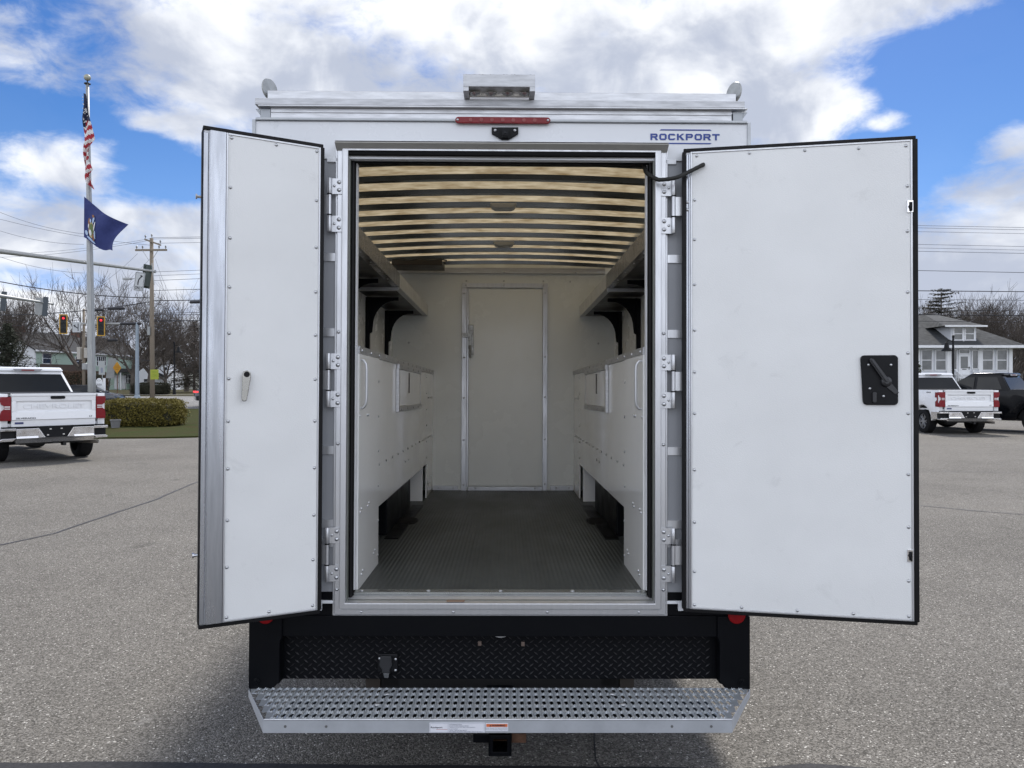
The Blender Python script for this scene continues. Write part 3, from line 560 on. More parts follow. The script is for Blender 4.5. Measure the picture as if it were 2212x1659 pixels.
# ---- interior ------------------------------------------------------------
FLOORM=mat('ribbed_rubber_floor',(.050,.058,.058),.5,0,(3,.3),streak=(1,.4,1))
def ribfloor():
    t=FLOORM.node_tree; b=t.nodes['Principled BSDF']; tcn=t.nodes.new('ShaderNodeTexCoord'); wv=t.nodes.new('ShaderNodeTexWave'); wv.bands_direction='X'; wv.inputs['Scale'].default_value=14
    t.links.new(tcn.outputs['Object'],wv.inputs['Vector']); bb=t.nodes.new('ShaderNodeBump'); bb.inputs['Strength'].default_value=.6; bb.inputs['Distance'].default_value=.003
    t.links.new(wv.outputs[0],bb.inputs['Height']); t.links.new(bb.outputs[0],b.inputs['Normal'])
ribfloor()
MB().box(-1.07,1.07,.055,LEN,.62,FL).build('floor',FLOORM,T0)
m=MB(); 
for s in(-1,1): MB().box(s*1.05,s*1.062,.04,LEN,FL,2.82).build('inner_wall',INT,T0)
m=MB(); m.box(-1.05,1.05,LEN-.006,LEN-.001,FL,2.868); m.build('bulkhead',INTW,T0)
YB=LEN-.006
# roof skin, arched translucent
def zr(x): return 2.905-.035*(x/1.05)**2
m=MB(); n=16; vs=[]
for i in range(n+1):
    x=-1.11+2.22*i/n; vs+=[(x,.03,zr(x)),(x,LEN+.04,zr(x)),(x,.03,zr(x)+.004),(x,LEN+.04,zr(x)+.004)]
fs=[]
for i in range(n): a=4*i; fs+=[(a,a+4,a+5,a+1)]
m.add(vs,fs); m.build('roof_skin',ROOFM,T0,smooth=True)
m=MB(); k=0
for i in range(12):
    y=.56+.30*(i-1)
    if y>LEN-.02: break
    vs=[]; n=14; o=[]
    for j in range(n+1):
        x=-1.06+2.12*j/n; z=zr(x)-.002
        vs+=[(x,y-.026,z),(x,y-.020,z-.029),(x,y+.020,z-.029),(x,y+.026,z)]
    f=[]
    for j in range(n):
        a=4*j
        for q in range(3): f.append((a+q,a+q+1,a+q+5,a+q+4))
    b=MB().add(vs,[t_[::-1] for t_ in f]); b.build('roof_bow',RIB,T0,smooth=False)
for y in(1.38,2.56):
    m=MB(); m.xz([(-.085,-.0),(.085,.0),(.07,-.022),(.05,-.03),(-.05,-.03),(-.07,-.022)],y-.05,y+.05); m.build('dome_light',MILKY,T0,loc=(0,0,zr(0)-.038),bevel=.004)
m=MB(); m.box(-1.0,-.55,3.22,3.52,2.80,2.85).build('roof_junction_box',mat('dark_brown_box',(.03,.024,.02),.4),T0,bevel=.004)
m=MB(); pp=[(-.98+.06*i,3.12+.02*math.sin(i),2.83+.008*math.sin(i*2)) for i in range(9)]; m.tube(pp,.006,6).build('roof_wire',WIRE,T0)
m=MB(); m.box(-1.0,.96,YB-.03,YB-.001,2.798,2.851); tp=m.build('bulkhead_top_trim',ALUH,T0,bevel=.002)
for x in(-.68,0,.68): screw(tp,x,YB-.031,2.81,1.6,name='rivet')
# bulkhead door
dl,dr=T(1818,1500,YB).x,T(2155,1500,YB).x; dtz=T(1980,1116,YB).z
dfr=MB(); dfr.box(dl,dl+.046,YB-.028,YB-.001,FL,dtz-.046).box(dr-.046,dr,YB-.028,YB-.001,FL,dtz-.046).box(dl,dr,YB-.026,YB-.001,dtz-.045,dtz).box(dl+.047,dl+.066,YB-.020,YB-.001,FL+.03,dtz-.046)
dfo=dfr.build('bulkhead_door_frame',ALU,T0,bevel=.002)
m=MB(); m.box(dl+.067,dr-.047,YB-.014,YB-.001,FL+.045,dtz-.05); dp=m.build('bulkhead_door',INTW,T0,bevel=.003)
for z in(dtz-.10,2.0,1.62,1.22,.80):
    screw(dfo,dl+.023,YB-.029,z,1.4,name='rivet'); screw(dfo,dr-.023,YB-.029,z+.01,1.4,name='rivet')
for x in(dl+.04,0,dr-.04,.63): screw(dfo,x,YB-.028 if x!=.63 else YB-.001,dtz-.022 if x!=.63 else dtz+.02,1.4,name='rivet')
for x in(dl+.04,0,dr-.04): screw(T0,x,YB-.002,dtz+.022,1.4,name='rivet')
a=T(1842,1279,YB-.03); b=T(1864,1398,YB-.03); m=MB(); m.box(a.x,b.x,YB-.03,YB-.015,b.z,a.z).box(a.x-.055,a.x+.02,YB-.036,YB-.030,a.z-.12,a.z-.075).box(a.x+.014,b.x-.016,YB-.045,YB-.0305,a.z-.2,a.z-.05).tube([(a.x+.022,YB-.06,b.z+.09),(a.x+.028,YB-.065,b.z-.03)],[.012,.010],8)
m.build('bulkhead_latch',mat('worn_steel',(.42,.42,.40),.35,.8,(40,.5)),dp,bevel=.002)
m=MB(); m.box(-.66,dl-.03,YB-.03,YB-.001,FL+.002,FL+.045).box(dl+.067,dr-.05,YB-.045,YB-.015,FL+.002,FL+.040).box(dr+.03,.66,YB-.03,YB-.001,FL+.002,FL+.05)
kp=m.build('kick_plate',ALUH,T0,bevel=.002)
for x in(-.61,-.47,-.26,.30,.50,.62): screw(kp,x,YB-.033 if abs(x)>.4 else YB-.047,FL+.025,1.5,name='rivet')
# cabinets both sides
CX=.668; CT=1.876
def rivets(mb,pts,s):
    for y,z in pts: mb.lathe([(.0,-s*.0055),(.006,-s*.004),(.009,0)],(s*CX,y,z),'x',8)
for s in(-1,1):
    m=MB(); m.mi(0).box(s*(CX-.009),s*(CX+.012),.095,.64,FL,CT-.035); m.mi(1)
    for y,z in[(.115,1.55),(.30,1.55+.0),(.33,1.55),(.33,1.10),(.36,1.112),(.14,1.10),(.17,1.112),(.18,.80),(.21,.812),(.50,.83),(.53,.842)]+[(.62,FL+.05+k*.185) for k in range(6)]:
        m.lathe([(0,-s*.0055),(.006,-s*.004),(.009,0)],(s*(CX-.009),y,z),'x',8)
    m.build('cabinet_front',[CABW,ZINC],T0)
    m=MB(); m.mi(0).yz([(.641,1.045),(3.14,1.045),(3.14,CT-.035),(.641,CT-.035)],s*CX,s*(CX+.012)); m.mi(1)
    rivets(m,[(.70+.235*k,1.27-.0*k) for k in range(11)]+[(1.75,1.19),(1.9,1.19)]+[(3.10,1.1+.14*k) for k in range(6)],s)
    m.build('cabinet_front',[CABW,ZINC],T0)
    m=MB(); m.mi(0).box(s*CX,s*(CX+.012),3.142,YB-.0,FL,CT-.035); m.mi(1)
    rivets(m,[(3.22,1.62),(3.26,1.62),(3.45,1.62),(3.5,1.62),(3.22,1.27),(3.26,1.27),(3.45,1.27),(3.5,1.27),(3.22,.86),(3.26,.86),(3.45,.9),(3.5,.9)],s)
    m.build('cabinet_front',[CABW,ZINC],T0)
    m=MB(); m.mi(0).box(s*(CX-.010),s*(CX+.02),.095,YB,CT-.034,CT).box(s*(CX+.021),s*1.049,.095,YB,CT-.034,CT-.02); m.mi(1)
    for k in range(15):
        y=.16+.235*k; m.lathe([(0,-s*.005),(.006,-s*.004),(.009,0)],(s*(CX-.010),y,CT-.017),'x',7)
    m.build('worktop_trim',[ALUH,ZINC],T0)
    # compartment partition behind, wheel box, flange
    m=MB(); m.box(s*(CX+.013),s*1.049,2.93,2.95,FL+.002,1.5).box(s*(CX+.013),s*1.049,.60,.62,1.045,1.5).box(s*(CX+.013),s*1.049,.63,2.92,1.03,1.044); m.build('cabinet_partition',CABW,T0)
    m=MB(); m.box(s*.735,s*1.049,1.40,2.55,FL+.006,FL+.235); m.build('wheel_box',BLK,T0,bevel=.006)
    m=MB(); m.mi(0).box(s*.648,s*.7345,1.30,2.70,FL+.001,FL+.005); m.mi(1)
    for k in range(9): m.lathe([(.008,0),(.008,.0008)],(s*(.68+.02*(k%2)),1.4+.14*k,FL+.0052),'z',8)
    m.build('floor_flange',[BLK,INK],T0)
    # framed hatch in the cabinet
    y0,y1,z0,z1=1.30,2.58,1.54,1.845
    m=MB(); m.box(s*(CX-.020),s*(CX-.001),y0,y0+.03,z0,z1-.032).box(s*(CX-.018),s*(CX-.001),y0+.03,y1,z0,z0+.035).box(s*(CX-.018),s*(CX-.001),y0+.03,y1,z1-.032,z1).box(s*(CX-.010),s*(CX-.001),y1-.03,y1,z0+.036,z1-.033)
    hf=m.build('hatch_frame',ALUH,T0,bevel=.002)
    for k in range(4):
        for z in(z0+.017,z1-.016): screw(hf,s*(CX-.019),y0+.12+.3*k,z,1.3,(0,0,R(-90*s) if s>0 else R(90)),name='rivet')
    m=MB(); m.box(s*(CX-.007),s*(CX-.001),y0+.031,y1-.031,z0+.036,z1-.033); m.build('hatch_panel',CABW,hf)
    m=MB(); m.box(s*(CX-.011),s*(CX-.0075),1.86,1.885,1.66,1.80).build('hatch_pull',mat('pull_dark_steel',(.05,.05,.05),.5),hf)  # narrow dark upright strip on the hatch panel
    # grab handle
    m=MB(); xz=[(CX+.0,1.815),(CX-.022,1.812),(CX-.033,1.795),(CX-.036,1.77),(CX-.036,1.63),(CX-.033,1.605),(CX-.022,1.588),(CX,1.585)]
    m.tube([(s*x,.135,z) for x,z in xz],.0062,8).build('grab_handle',ALU,T0,smooth=True)
    # overhead shelf
    SX=.720; sl0,sl1=2.394,2.492
    for ya,yb,mt in((.095,1.80,mat('lip_aluminium',(.24,.24,.25),.22,.85,(4,.2),streak=(1,6,1))),(1.803,YB,mat('lip_white',(.55,.56,.55),.35))):
        m=MB(); m.mi(0).box(s*SX,s*(SX+.010),ya,yb,sl0,sl1).box(s*(SX+.011),s*(SX+.045),ya,yb,sl0,sl0+.004)
        m.mi(1); y=ya+.12
        while y<yb: m.lathe([(0,-.003),(.005,-.002),(.006,0)],(s*(SX+.022),y,sl0),'z',7); y+=.30
        m.build('shelf_lip',[mt,ZINC],T0)
    m=MB(); m.box(s*(SX+.012),s*1.049,.095,YB,sl0+.006,sl0+.02); m.build('overhead_shelf',DKG,T0)
    m=MB(); m.box(s*(SX+.006),s*1.049,1.78,1.81,sl0-.022,sl0-.001); m.build('shelf_strip',ALUH,T0)
    for y in(.55,1.40,2.30,3.20):
        P=[(s*1.048,sl0-.002)]; P+=[(s*.80,sl0-.002),(s*.80,sl0-.03)]
        for k in range(9):
            t=R(90*k/8); P.append((s*(.83+.165*math.sin(t)),sl0-.03-.20*(1-math.cos(t))))
        P+=[(s*1.0,sl0-.27),(s*1.048,sl0-.30)]
        b_=MB(); b_.xz(P,y-.004,y+.004).box(s*1.018,s*1.049,y-.02,y+.02,CT-.02,sl0-.004); b_.build('shelf_bracket',BLK,T0)
for s in(-1,1): screw(T0,s*.90,YB-.002,2.14,1.6,name='rivet')
# ---- rear bumper -------------------------------------------------------
m=MB(); m.box(-1.115,1.115,.0,.10,.565,.658); m.build('rear_crossmember',BLK,T0,bevel=.003)
for s in(-1,1):
    P=[(s*1.122,.66),(s*1.122,.335),(s*1.012,.335),(s*.995,.358),(s*.985,.358),(s*.985,.54),(s*.975,.5645),(s*.975,.66)]
    m=MB(); m.xz(P,-.012,.10); m.build('bumper_post',BLK,T0,bevel=.004)
    m=MB(); m.lathe([(.016,0),(.016,-.004),(.010,-.005),(.010,-.012),(0,-.012)],(s*1.085,-.012,.368),'y',10); m.build('bumper_bolt',BLK,T0)
    q=T(1046 if s<0 else 2900,2421,-.013); m=MB(); m.lathe([(.039,0),(.039,-.005),(.034,-.007),(0,-.008)],(q.x,-.0125,q.z),'y',24); m.build('reflector',REDR,T0)
# diamond plate
dpm=MB(); dpm.mi(0).box(-1.0,1.0,.055,.062,.356,.60); dpm.mi(1)
rows=14; dz=.0178
for r in range(rows):
    z=.365+dz*r
    for c_ in range(48):
        x=-.965+.0403*c_+(.020 if r%2 else 0); sg=1 if r%2 else -1
        d=Vector((math.cos(R(38)),0,sg*math.sin(R(38)))); n_=Vector((-d.z,0,d.x)); c0=Vector((x,.055,z))
        a,b=c0-d*.0135,c0+d*.0135
        dpm.add([a,c0+n_*.0034,b,c0-n_*.0034,c0+Vector((0,-.004,0))],[(0,4,1),(1,4,2),(2,4,3),(3,4,0)])
dpm.build('diamond_plate',[BLK,mat('worn_tread_bars',(.05,.05,.052),.35,.4)],T0)
m=MB(); m.box(-.555,-.465,.035,.055,.392,.475); sk=m.build('trailer_socket',PLAST,T0,bevel=.005)
m=MB(); m.mi(0).xz([(-.540,.47),(-.492,.47),(-.488,.43),(-.498,.41),(-.498,.395),(-.532,.395),(-.532,.41),(-.545,.43)],.018,.034); m.mi(1).xz([(-.528,.394),(-.500,.394),(-.504,.372),(-.522,.372)],.020,.032)
m.build('socket_flap',[mat('flap_plastic',(.018,.019,.022),.4),mat('flap_tab',(.08,.085,.09),.4)],sk,bevel=.002)
for x,z in((-.546,.455),(-.474,.452),(-.474,.402)): screw(sk,x,.0345,z,1.0)
m=MB(); m.lathe([(.0,-.012),(.024,-.008),(.03,0)],(0,0,0),'y',14); o=m.build('plate_lamp',mat('lamp_lens',(.5,.5,.5),.3),T0,loc=(T(1971,2506,.04).x,.052,T(1971,2506,.04).z)); o.scale=(1,1,.28)
for u,v in((1889,2533),(2059,2535)):
    q=T(u,v,.05); m=MB(); m.box(q.x-.008,q.x+.008,.044,.054,q.z-.010,q.z+.010); m.build('plate_clip',mat('clip_brown',(.16,.12,.10),.5,.5),T0,bevel=.002)
# grip strut step
m=MB(); zs=.336; y0s,y1s=-.32,0.0
def xe(y): # half-width of the step at depth y
    return 1.114+(.945-1.114)*(-(y)-.02)/.30 if y<-.02 else 1.114
nr=5; nc=71; cwx=2.24/nc; dy=(y1s-y0s-.012)/nr
for r in range(nr):
    ya=y0s+.006+dy*r; yb=ya+dy; yc=(ya+yb)/2
    for c_ in range(nc):
        xa=-1.12+cwx*c_; xb=xa+cwx; lim=xe(ya)
        if abs((xa+xb)/2)+cwx*.5>lim+.004: 
            if abs((xa+xb)/2)<xe(yc)-.0: 
                m.add([(max(min(xa,lim),-lim),ya,zs),(max(min(xb,lim),-lim),ya,zs),(max(min(xb,xe(yb)),-xe(yb)),yb,zs),(max(min(xa,xe(yb)),-xe(yb)),yb,zs)],[(0,1,2,3)])
            continue
        # square cell -> raised serrated rim -> hole
        outer=[]; inner=[]; low=[]
        K=12; hx,hy=cwx*.33,dy*.44
        for k in range(K):
            t=2*PI*(k+.5)/K; ct,st=math.cos(t),math.sin(t)
            q=max(abs(ct),abs(st)); outer.append(((xa+xb)/2+ct/q*cwx/2,yc+st/q*dy/2,zs))
            wob=1+.10*(1 if k%2 else -1); zz=zs+.0045+.002*(1 if k%2 else -1)+.0015*st
            inner.append(((xa+xb)/2+ct*hx*wob,yc+st*hy*(.92 if k%2 else 1.0),zz)); low.append(((xa+xb)/2+ct*hx*.85*wob,yc+st*hy*.9,zs-.003))
        b=len(m.v); m.v+=outer+inner+low
        for k in range(K):
            j=(k+1)%K; m.f.append([b+k,b+j,b+K+j,b+K+k]); m.m.append(0); m.f.append([b+K+k,b+K+j,b+2*K+j,b+2*K+k]); m.m.append(0)
m.add([(-xe(y0s),y0s,zs),(xe(y0s),y0s,zs),(xe(y0s+.006),y0s+.0062,zs),(-xe(y0s+.006),y0s+.0062,zs)],[(0,1,2,3)])
m.add([(-1.114,-.0065,zs),(1.114,-.0065,zs),(1.114,0,zs),(-1.114,0,zs)],[(0,1,2,3)])
st=m.build('step',GALV,T0)
MB().box(-.93,.93,-.30,-.02,.286,.292).build('step_dark_backing',BLK,st)  # dark sheet added under the step to darken its holes
m=MB(); m.xy([(-.955,-.322),(.945,-.322),(.945,-.318),(-.955,-.318)],.282,.337); 
for s in(-1,1): m.prism([(s*.945+(-.01 if s<0 else 0),-.3215,.282),(s*1.118,-.0215,.305),(s*1.118,-.0215,.337),(s*.945+(-.01 if s<0 else 0),-.3215,.337)],(-s*.003,.001,0)); m.box(s*1.115,s*1.118,-.021,.0,.305,.337)
m.build('step_edge',mat('galvanised_edge',(.42,.44,.47),.45,.15,(9,.2)),st,bevel=.0015)
m=MB(); m.tube([(-.95,-.321,.3365),(.945,-.321,.3365)],.0032,8).build('step_nosing',ALU,st)
m=MB()
for x in(-.865,-.70,.70,.86): m.lathe([(.0055,0),(.0055,-.001)],(x,-.3225,.309),'y',10)
m.build('step_hole',mat('hole_dark',(.12,.12,.12),.6),st)
for x,y in((-.49,-.09),(-.515,-.20),(.49,-.09),(.52,-.20)): m=MB(); m.lathe([(.014,0),(.012,.004),(0,.006)],(x,y,zs+.010),'z',14).build('step_bolt',ALU,st,smooth=True)
def Q(u,v): return T(u,v,-.324)
a=Q(1691,2846); b=Q(1909,2886); m=MB(); m.mi(0).box(a.x,b.x,-.3235,-.3222,b.z+.001,a.z); m.mi(1).ring((a.x+.003,b.x-.003,b.z+.003,a.z-.003),(a.x+.0036,b.x-.0036,b.z+.0036,a.z-.0036),-.3241,-.3236); xm=a.x+(b.x-a.x)*.335; m.box(xm,xm+.0008,-.3241,-.3236,b.z+.004,a.z-.004)
lb=m.build('maker_label',[STK,GREYINK],st)
text('label_text','Rockport',a.x+.029,(a.z+b.z)/2+.001,.047,.0085,-.3237,INK,lb,.0003,.02)
m=MB(); m.box(a.x+.028,a.x+.073,-.3241,-.3237,(a.z+b.z)/2-.0068,(a.z+b.z)/2-.0056).build('label_underline',mat('faded_red',(.45,.15,.15),.5),lb)
for i,(tx,wd) in enumerate([('HITCH SPECIFICATIONS',.05),('DO NOT EXCEED VEHICLE & CAPTURE',.078),('WARNING: DO NOT CUT, DRILL, WELD OR MODIFY',.106),('CLASS II HITCH',.034),('WEIGHT CARRYING BALL MOUNT',.072),('MAX. GROSS TRAILER WT 3,500 LB. MAX. TONGUE WT 350 LB',.134)]):
    text('label_text',tx,xm+.005+wd/2,a.z-.0075-i*.0055-(.001 if i>2 else 0),wd,.0036,-.3237,GREYINK,lb,.0003,.01)
a=Q(1912,2848); b=Q(2001,2879); m=MB(); m.mi(0).box(a.x,b.x,-.3235,-.3222,b.z,a.z); m.mi(1).box(a.x+.003,b.x-.003,-.3241,-.3236,a.z-.0145,a.z-.003)
wl=m.build('warning_label',[STK,ORG],st)
text('label_text','WARNING',(a.x+b.x)/2+.006,a.z-.0088,.056,.0078,-.3242,INK,wl,.0003,.04)
tx=a.x+.0195; m=MB(); m.xz([(tx-.004,a.z-.0128),(tx+.004,a.z-.0128),(tx,a.z-.005)],-.3245,-.3242).build('warning_symbol',INK,wl)
for i,tt in enumerate(('Never Exceed The Vehicle (GCWR)','Gross Combination Weight Rating')): text('label_text',tt,(a.x+b.x)/2-.001,a.z-.020-i*.0062,.088,.0042,-.3237,GREYINK,wl,.0003,.01)
# hitch
a=T(1927,2897,-.20); b=T(2011,2974,-.20); cx=(a.x+b.x)/2; cz=(a.z+b.z)/2; hw=(b.x-a.x)/2; hh=(a.z-b.z)/2
m=MB(); m.ring((cx-hw,cx+hw,cz-hh,cz+hh),(cx-hw*.66,cx+hw*.66,cz-hh*.66,cz+hh*.66),-.20,.25).ring((cx-hw*1.08,cx+hw*1.08,cz-hh*1.08,cz+hh*1.08),(cx-hw*1.0,cx+hw*1.0,cz-hh*1.0,cz+hh*1.0),-.203,-.175); ht=m.build('hitch_receiver',BLK,T0,bevel=.003)
m=MB(); m.box(cx-hw*.65,cx+hw*.65,-.1,.1,cz-hh*.65,cz-hh*.60).build('receiver_lining',RUST,ht)
m=MB(); m.box(cx-hw-.07,cx-hw-.002,-.175,-.165,cz-.002,cz+.036).build('chain_loop',BLK,ht,bevel=.004); m=MB(); m.box(cx+hw+.002,cx+hw+.066,-.175,-.165,cz-.002,cz+.038).build('chain_loop',RUST,ht,bevel=.004)
m=MB(); m.box(cx-.40,cx+.40,.02,.08,.24,.30).box(-.06,.06,-.15,.05,.27,.33); m.build('hitch_bar',BLK,T0,bevel=.004)
# chassis, rails, fuel tank, wheels, cab
m=MB(); m.box(-.54,-.44,.10,5.8,.45,.62).box(.44,.54,.10,5.8,.45,.62).box(-.52,.52,.25,.4,.33,.44).box(-.54,-.47,.12,.3,.30,.449).box(.47,.54,.12,.3,.30,.449).box(-.45,.45,2.7,3.5,.35,.55).tube([(-.8,1.95,.39),(.8,1.95,.39)],.07,10)
m.build('chassis',mat('chassis_black',(.01,.01,.011),.6),T0)
for s in(-1,1): MB().box(s*.555,s*.62,.10,.15,.24,.56).build('frame_bracket',mat('primer_bracket',(.045,.037,.03),.8),T0)
MB().box(-.552,.552,.12,.16,.21,.56).build('frame_end_plate',mat('chassis_black',(.01,.01,.011),.6),T0)
def wheel_mesh(r,w_,n=28): 
    t=MB(); t.lathe([(r*.64,-w_/2),(r*.90,-w_/2),(r*.985,-w_/2*.80),(r,-w_/2*.5),(r,w_/2*.5),(r*.985,w_/2*.80),(r*.90,w_/2),(r*.64,w_/2)],(0,0,0),'x',n,closed=True); return t
def rim_mesh(r,w_,side,spokes=6):
    t=MB()
    t.lathe([(r*.65,side*w_*.40),(r*.60,side*w_*.40),(r*.57,side*w_*.30),(r*.57,side*w_*.25)],(0,0,0),'x',24,cap=False)
    t.mi(1).lathe([(r*.57,side*w_*.25),(r*.55,side*w_*.05),(.0,side*w_*.0)],(0,0,0),'x',24,cap=False); t.mi(0)
    for k in range(spokes):
        for d in(-.11,.11):
            a=2*PI*k/spokes+d; a2=2*PI*k/spokes+d*1.7
            t.tube([(side*w_*.36,.10*r*math.cos(a),.10*r*math.sin(a)),(side*w_*.36,r*.60*math.cos(a2),r*.60*math.sin(a2))],[r*.055,r*.045],4)
    t.lathe([(r*.17,side*w_*.30),(r*.16,side*w_*.42),(0,side*w_*.42)],(0,0,0),'x',12); return t
TM={}
def wheel(parent,x,y,r,w_,side,rm,sp=6):
    o=wheel_mesh(r,w_).build('wheel',TYRE,parent,smooth=True,autos=True,loc=(x,y,r))
    rim_mesh(r,w_,side,sp).build('rim',[rm,RIMB],o,smooth=True,autos=True); return o
for s in(-1,1):
    wheel(T0,s*.90,1.95,.385,.21,s,RIMS); wheel(T0,s*.70,1.95,.385,.21,-s,RIMS); wheel(T0,s*.88,5.35,.385,.21,s,RIMS)
m=MB(); m.yz([(3.78,.5),(3.78,2.05),(4.1,2.15),(4.6,2.12),(5.2,1.45),(6.1,1.2),(6.3,.9),(6.25,.45),(5.82,.42),(5.72,.72),(5.35,.86),(4.98,.72),(4.88,.42)],-.98,.98); cb=m.build('cab',WPAINT,T0,bevel=.05)
m=MB(); m.yz([(3.95,1.3),(3.95,1.9),(4.5,1.9),(4.95,1.45),(4.9,1.3)],-.984,.984); m.build('side_window',GLASSD,cb); m=MB(); m.add([(-.88,4.66,2.07),(.88,4.66,2.07),(.88,5.21,1.47),(-.88,5.21,1.47)],[(0,1,2,3)]); m.build('windscreen',GLASSD,cb)
# ================================================================== SURROUNDINGS
def pickup(name,label,loc,yaw,paint,rimm,white=True,group='parked pickup trucks',wr=.41):
    t=empty(name,loc,(0,0,yaw)); tag(t,label,'pickup truck',group)
    def arch(yc,r,z0,n=9): return [(yc+r*math.cos(R(180*k/n)),z0+r*math.sin(R(180*k/n))*1.0) for k in range(n+1)]
    m=MB()
    side=[(.22,.62),(.16,.80),(.14,1.30),(.14,1.49),(1.95,1.50),(2.0,1.46),(4.25,1.42),(5.1,1.32),(5.72,1.16),(5.82,.9),(5.78,.5),(5.42,.45)]+[(4.85+.56*math.cos(R(a)),.43+.54*math.sin(R(a))) for a in range(0,181,20)]+[(4.2,.42),(1.80,.42)]+[(1.17+.58*math.cos(R(a)),.45+.54*math.sin(R(a))) for a in range(0,181,20)]+[(.5,.5)]
    m.yz(side,-1.0,-.86).yz(side,.86,1.0)
    m.box(-.855,.855,1.95,5.7,.55,1.40).box(-.855,.855,.2,1.949,.80,.86).box(-.855,.855,5.7,5.8,.6,1.1)
    b=m.build('body',paint,t,smooth=True,autos=True,bevel=.03)
    m=MB(); # cab: pillars and roof as a shell
    lo=.93; hi=.74; zb=1.44; zt=2.04
    v=[(-lo,1.97,zb),(lo,1.97,zb),(lo,4.25,zb),(-lo,4.25,zb),(-hi,2.30,zt-.02),(hi,2.30,zt-.02),(hi,3.35,zt),(-hi,3.35,zt)]
    m.add(v,[(0,1,5,4),(1,2,6,5),(2,3,7,6),(3,0,4,7)]); m.add([(-hi-.02,2.22,zt-.03),(hi+.02,2.22,zt-.03),(hi+.02,3.38,zt-.01),(-hi-.02,3.38,zt-.01),(-hi+.04,2.26,zt+.06),(hi-.04,2.26,zt+.06),(hi-.06,3.25,zt+.06),(-hi+.06,3.25,zt+.06)],[(3,2,1,0),(4,5,6,7),(0,1,5,4),(1,2,6,5),(2,3,7,6),(3,0,4,7)])
    m.build('cab',paint,t,bevel=.025,smooth=True,autos=True)
    def on(a,bb,c,d,f): return None
    # rear window: quad just outside the rear face
    def quad(nm,P,n,par=t,mt=GLASSD):
        n=Vector(n).normalized()*.012; m=MB(); m.prism([Vector(p)+n*.2 for p in P],n); return m.build(nm,mt,par)
    quad('rear_window',[(-.85,1.985,1.49),(.85,1.985,1.49),(.70,2.25,1.93),(-.70,2.25,1.93)],(0,-1,.6))
    quad('windscreen',[(.85,4.2,1.49),(-.85,4.2,1.49),(-.68,3.45,1.97),(.68,3.45,1.97)],(0,1,1.4))
    for s in(-1,1):
        quad('side_window',[(s*.917,2.22,1.5),(s*.917,3.05,1.5),(s*.775,3.05,1.94),(s*.775,2.42,1.94)],(s,0,.33))
        quad('side_window',[(s*.917,3.15,1.5),(s*.917,4.02,1.5),(s*.80,3.62,1.86),(s*.775,3.42,1.94),(s*.775,3.15,1.94)],(s,0,.33))
        m=MB(); m.box(s*.97,s*1.18,3.85,3.95,1.42,1.62); m.build('mirror',paint,t,bevel=.03)
    m=MB(); m.mi(0).xz([(-.30,2.055),(.30,2.055),(.25,2.0),(-.25,2.0)],2.195,2.22); m.mi(1).box(-.13,.13,2.188,2.194,2.012,2.042); m.build('high_brake_light',[mat('grey_lens',(.22,.22,.24),.2,coat=.5),RED],t)
    # tailgate
    m=MB(); pr_=[(.19,.80),(.13,.80),(.125,.93),(.095,.945),(.105,1.10),(.14,1.14),(.14,1.31),(.105,1.345),(.10,1.43),(.085,1.45),(.085,1.50),(.19,1.50)]
    m.yz(pr_,-.80,.80); m.yz([(.12,1.139),(.105,1.12),(.105,1.33),(.12,1.345)],-.80,-.72).yz([(.12,1.139),(.105,1.12),(.105,1.33),(.12,1.345)],.72,.80)
    tg=m.build('tailgate',paint,t)
    m=MB(); m.xz(rrect(.05,1.41,.14,.032,.03),.078,.10).build('tailgate_handle',PLAST,tg,bevel=.004)
    text('lettering','CHEVROLET',0,1.225,1.18,.095,.137,paint,tg,.012,.01)
    text('lettering','SILVERADO',-.545,.975,.36,.035,.094,mat('badge_grey',(.12,.12,.13),.3,.7),tg,.004,.02)
    text('lettering','LT',.70,.985,.06,.035,.094,mat('badge_grey',(.12,.12,.13),.3,.7),tg,.004,.02)
    m=MB(); m.box(-.74,-.585,.118,.124,.855,.895).build('dealer_badge',mat('badge_blue',(.03,.04,.14),.4),tg); 
    m=MB(); m.box(-.82,.82,.16,1.95,1.503,1.515).build('bed_cover',mat('bed_cover_black',(.012,.012,.014),.5),t,bevel=.004)
    for s in(-1,1):
        P=[(s*.81,1.43),(s*1.0,1.43),(s*1.01,1.36),(s*.985,1.27),(s*.93,1.235),(s*.925,1.18),(s*.985,1.13),(s*1.005,1.05),(s*1.0,.93),(s*.81,.93)]
        m=MB(); m.mi(0).xz(P,.10,.22); m.mi(1).box(s*.83,s*.93,.093,.10,1.165,1.235); m.mi(0).box(s*.83,s*.93,.090,.0935,1.19,1.205)
        m.yz([(.18,1.42),(.34,1.42),(.36,1.25),(.24,1.24),(.24,1.17),(.34,1.1),(.34,.94),(.18,.93)],s*.99,s*1.012)
        m.build('tail_light',[RED,mat('clear_lens',(.6,.55,.55),.15,coat=.5)],t,bevel=.006)
    # bumper
    m=MB(); m.yz([(.0,.76),(.16,.77),(.16,.48),(.06,.45),(.02,.52),(-.02,.56),(.0,.60)],-.74,-.34).yz([(.0,.76),(.16,.77),(.16,.48),(.06,.45),(.02,.52),(-.02,.56),(.0,.60)],.34,.74)
    m.yz([(.16,.56),(.16,.48),(.06,.45),(.02,.52),(-.02,.56)],-.339,.339)
    m.xz([(-.34,.76),(-.33,.76),(-.21,.565),(-.34,.565)],.0,.02).xz([(.34,.76),(.33,.76),(.21,.565),(.34,.565)],.0,.02)
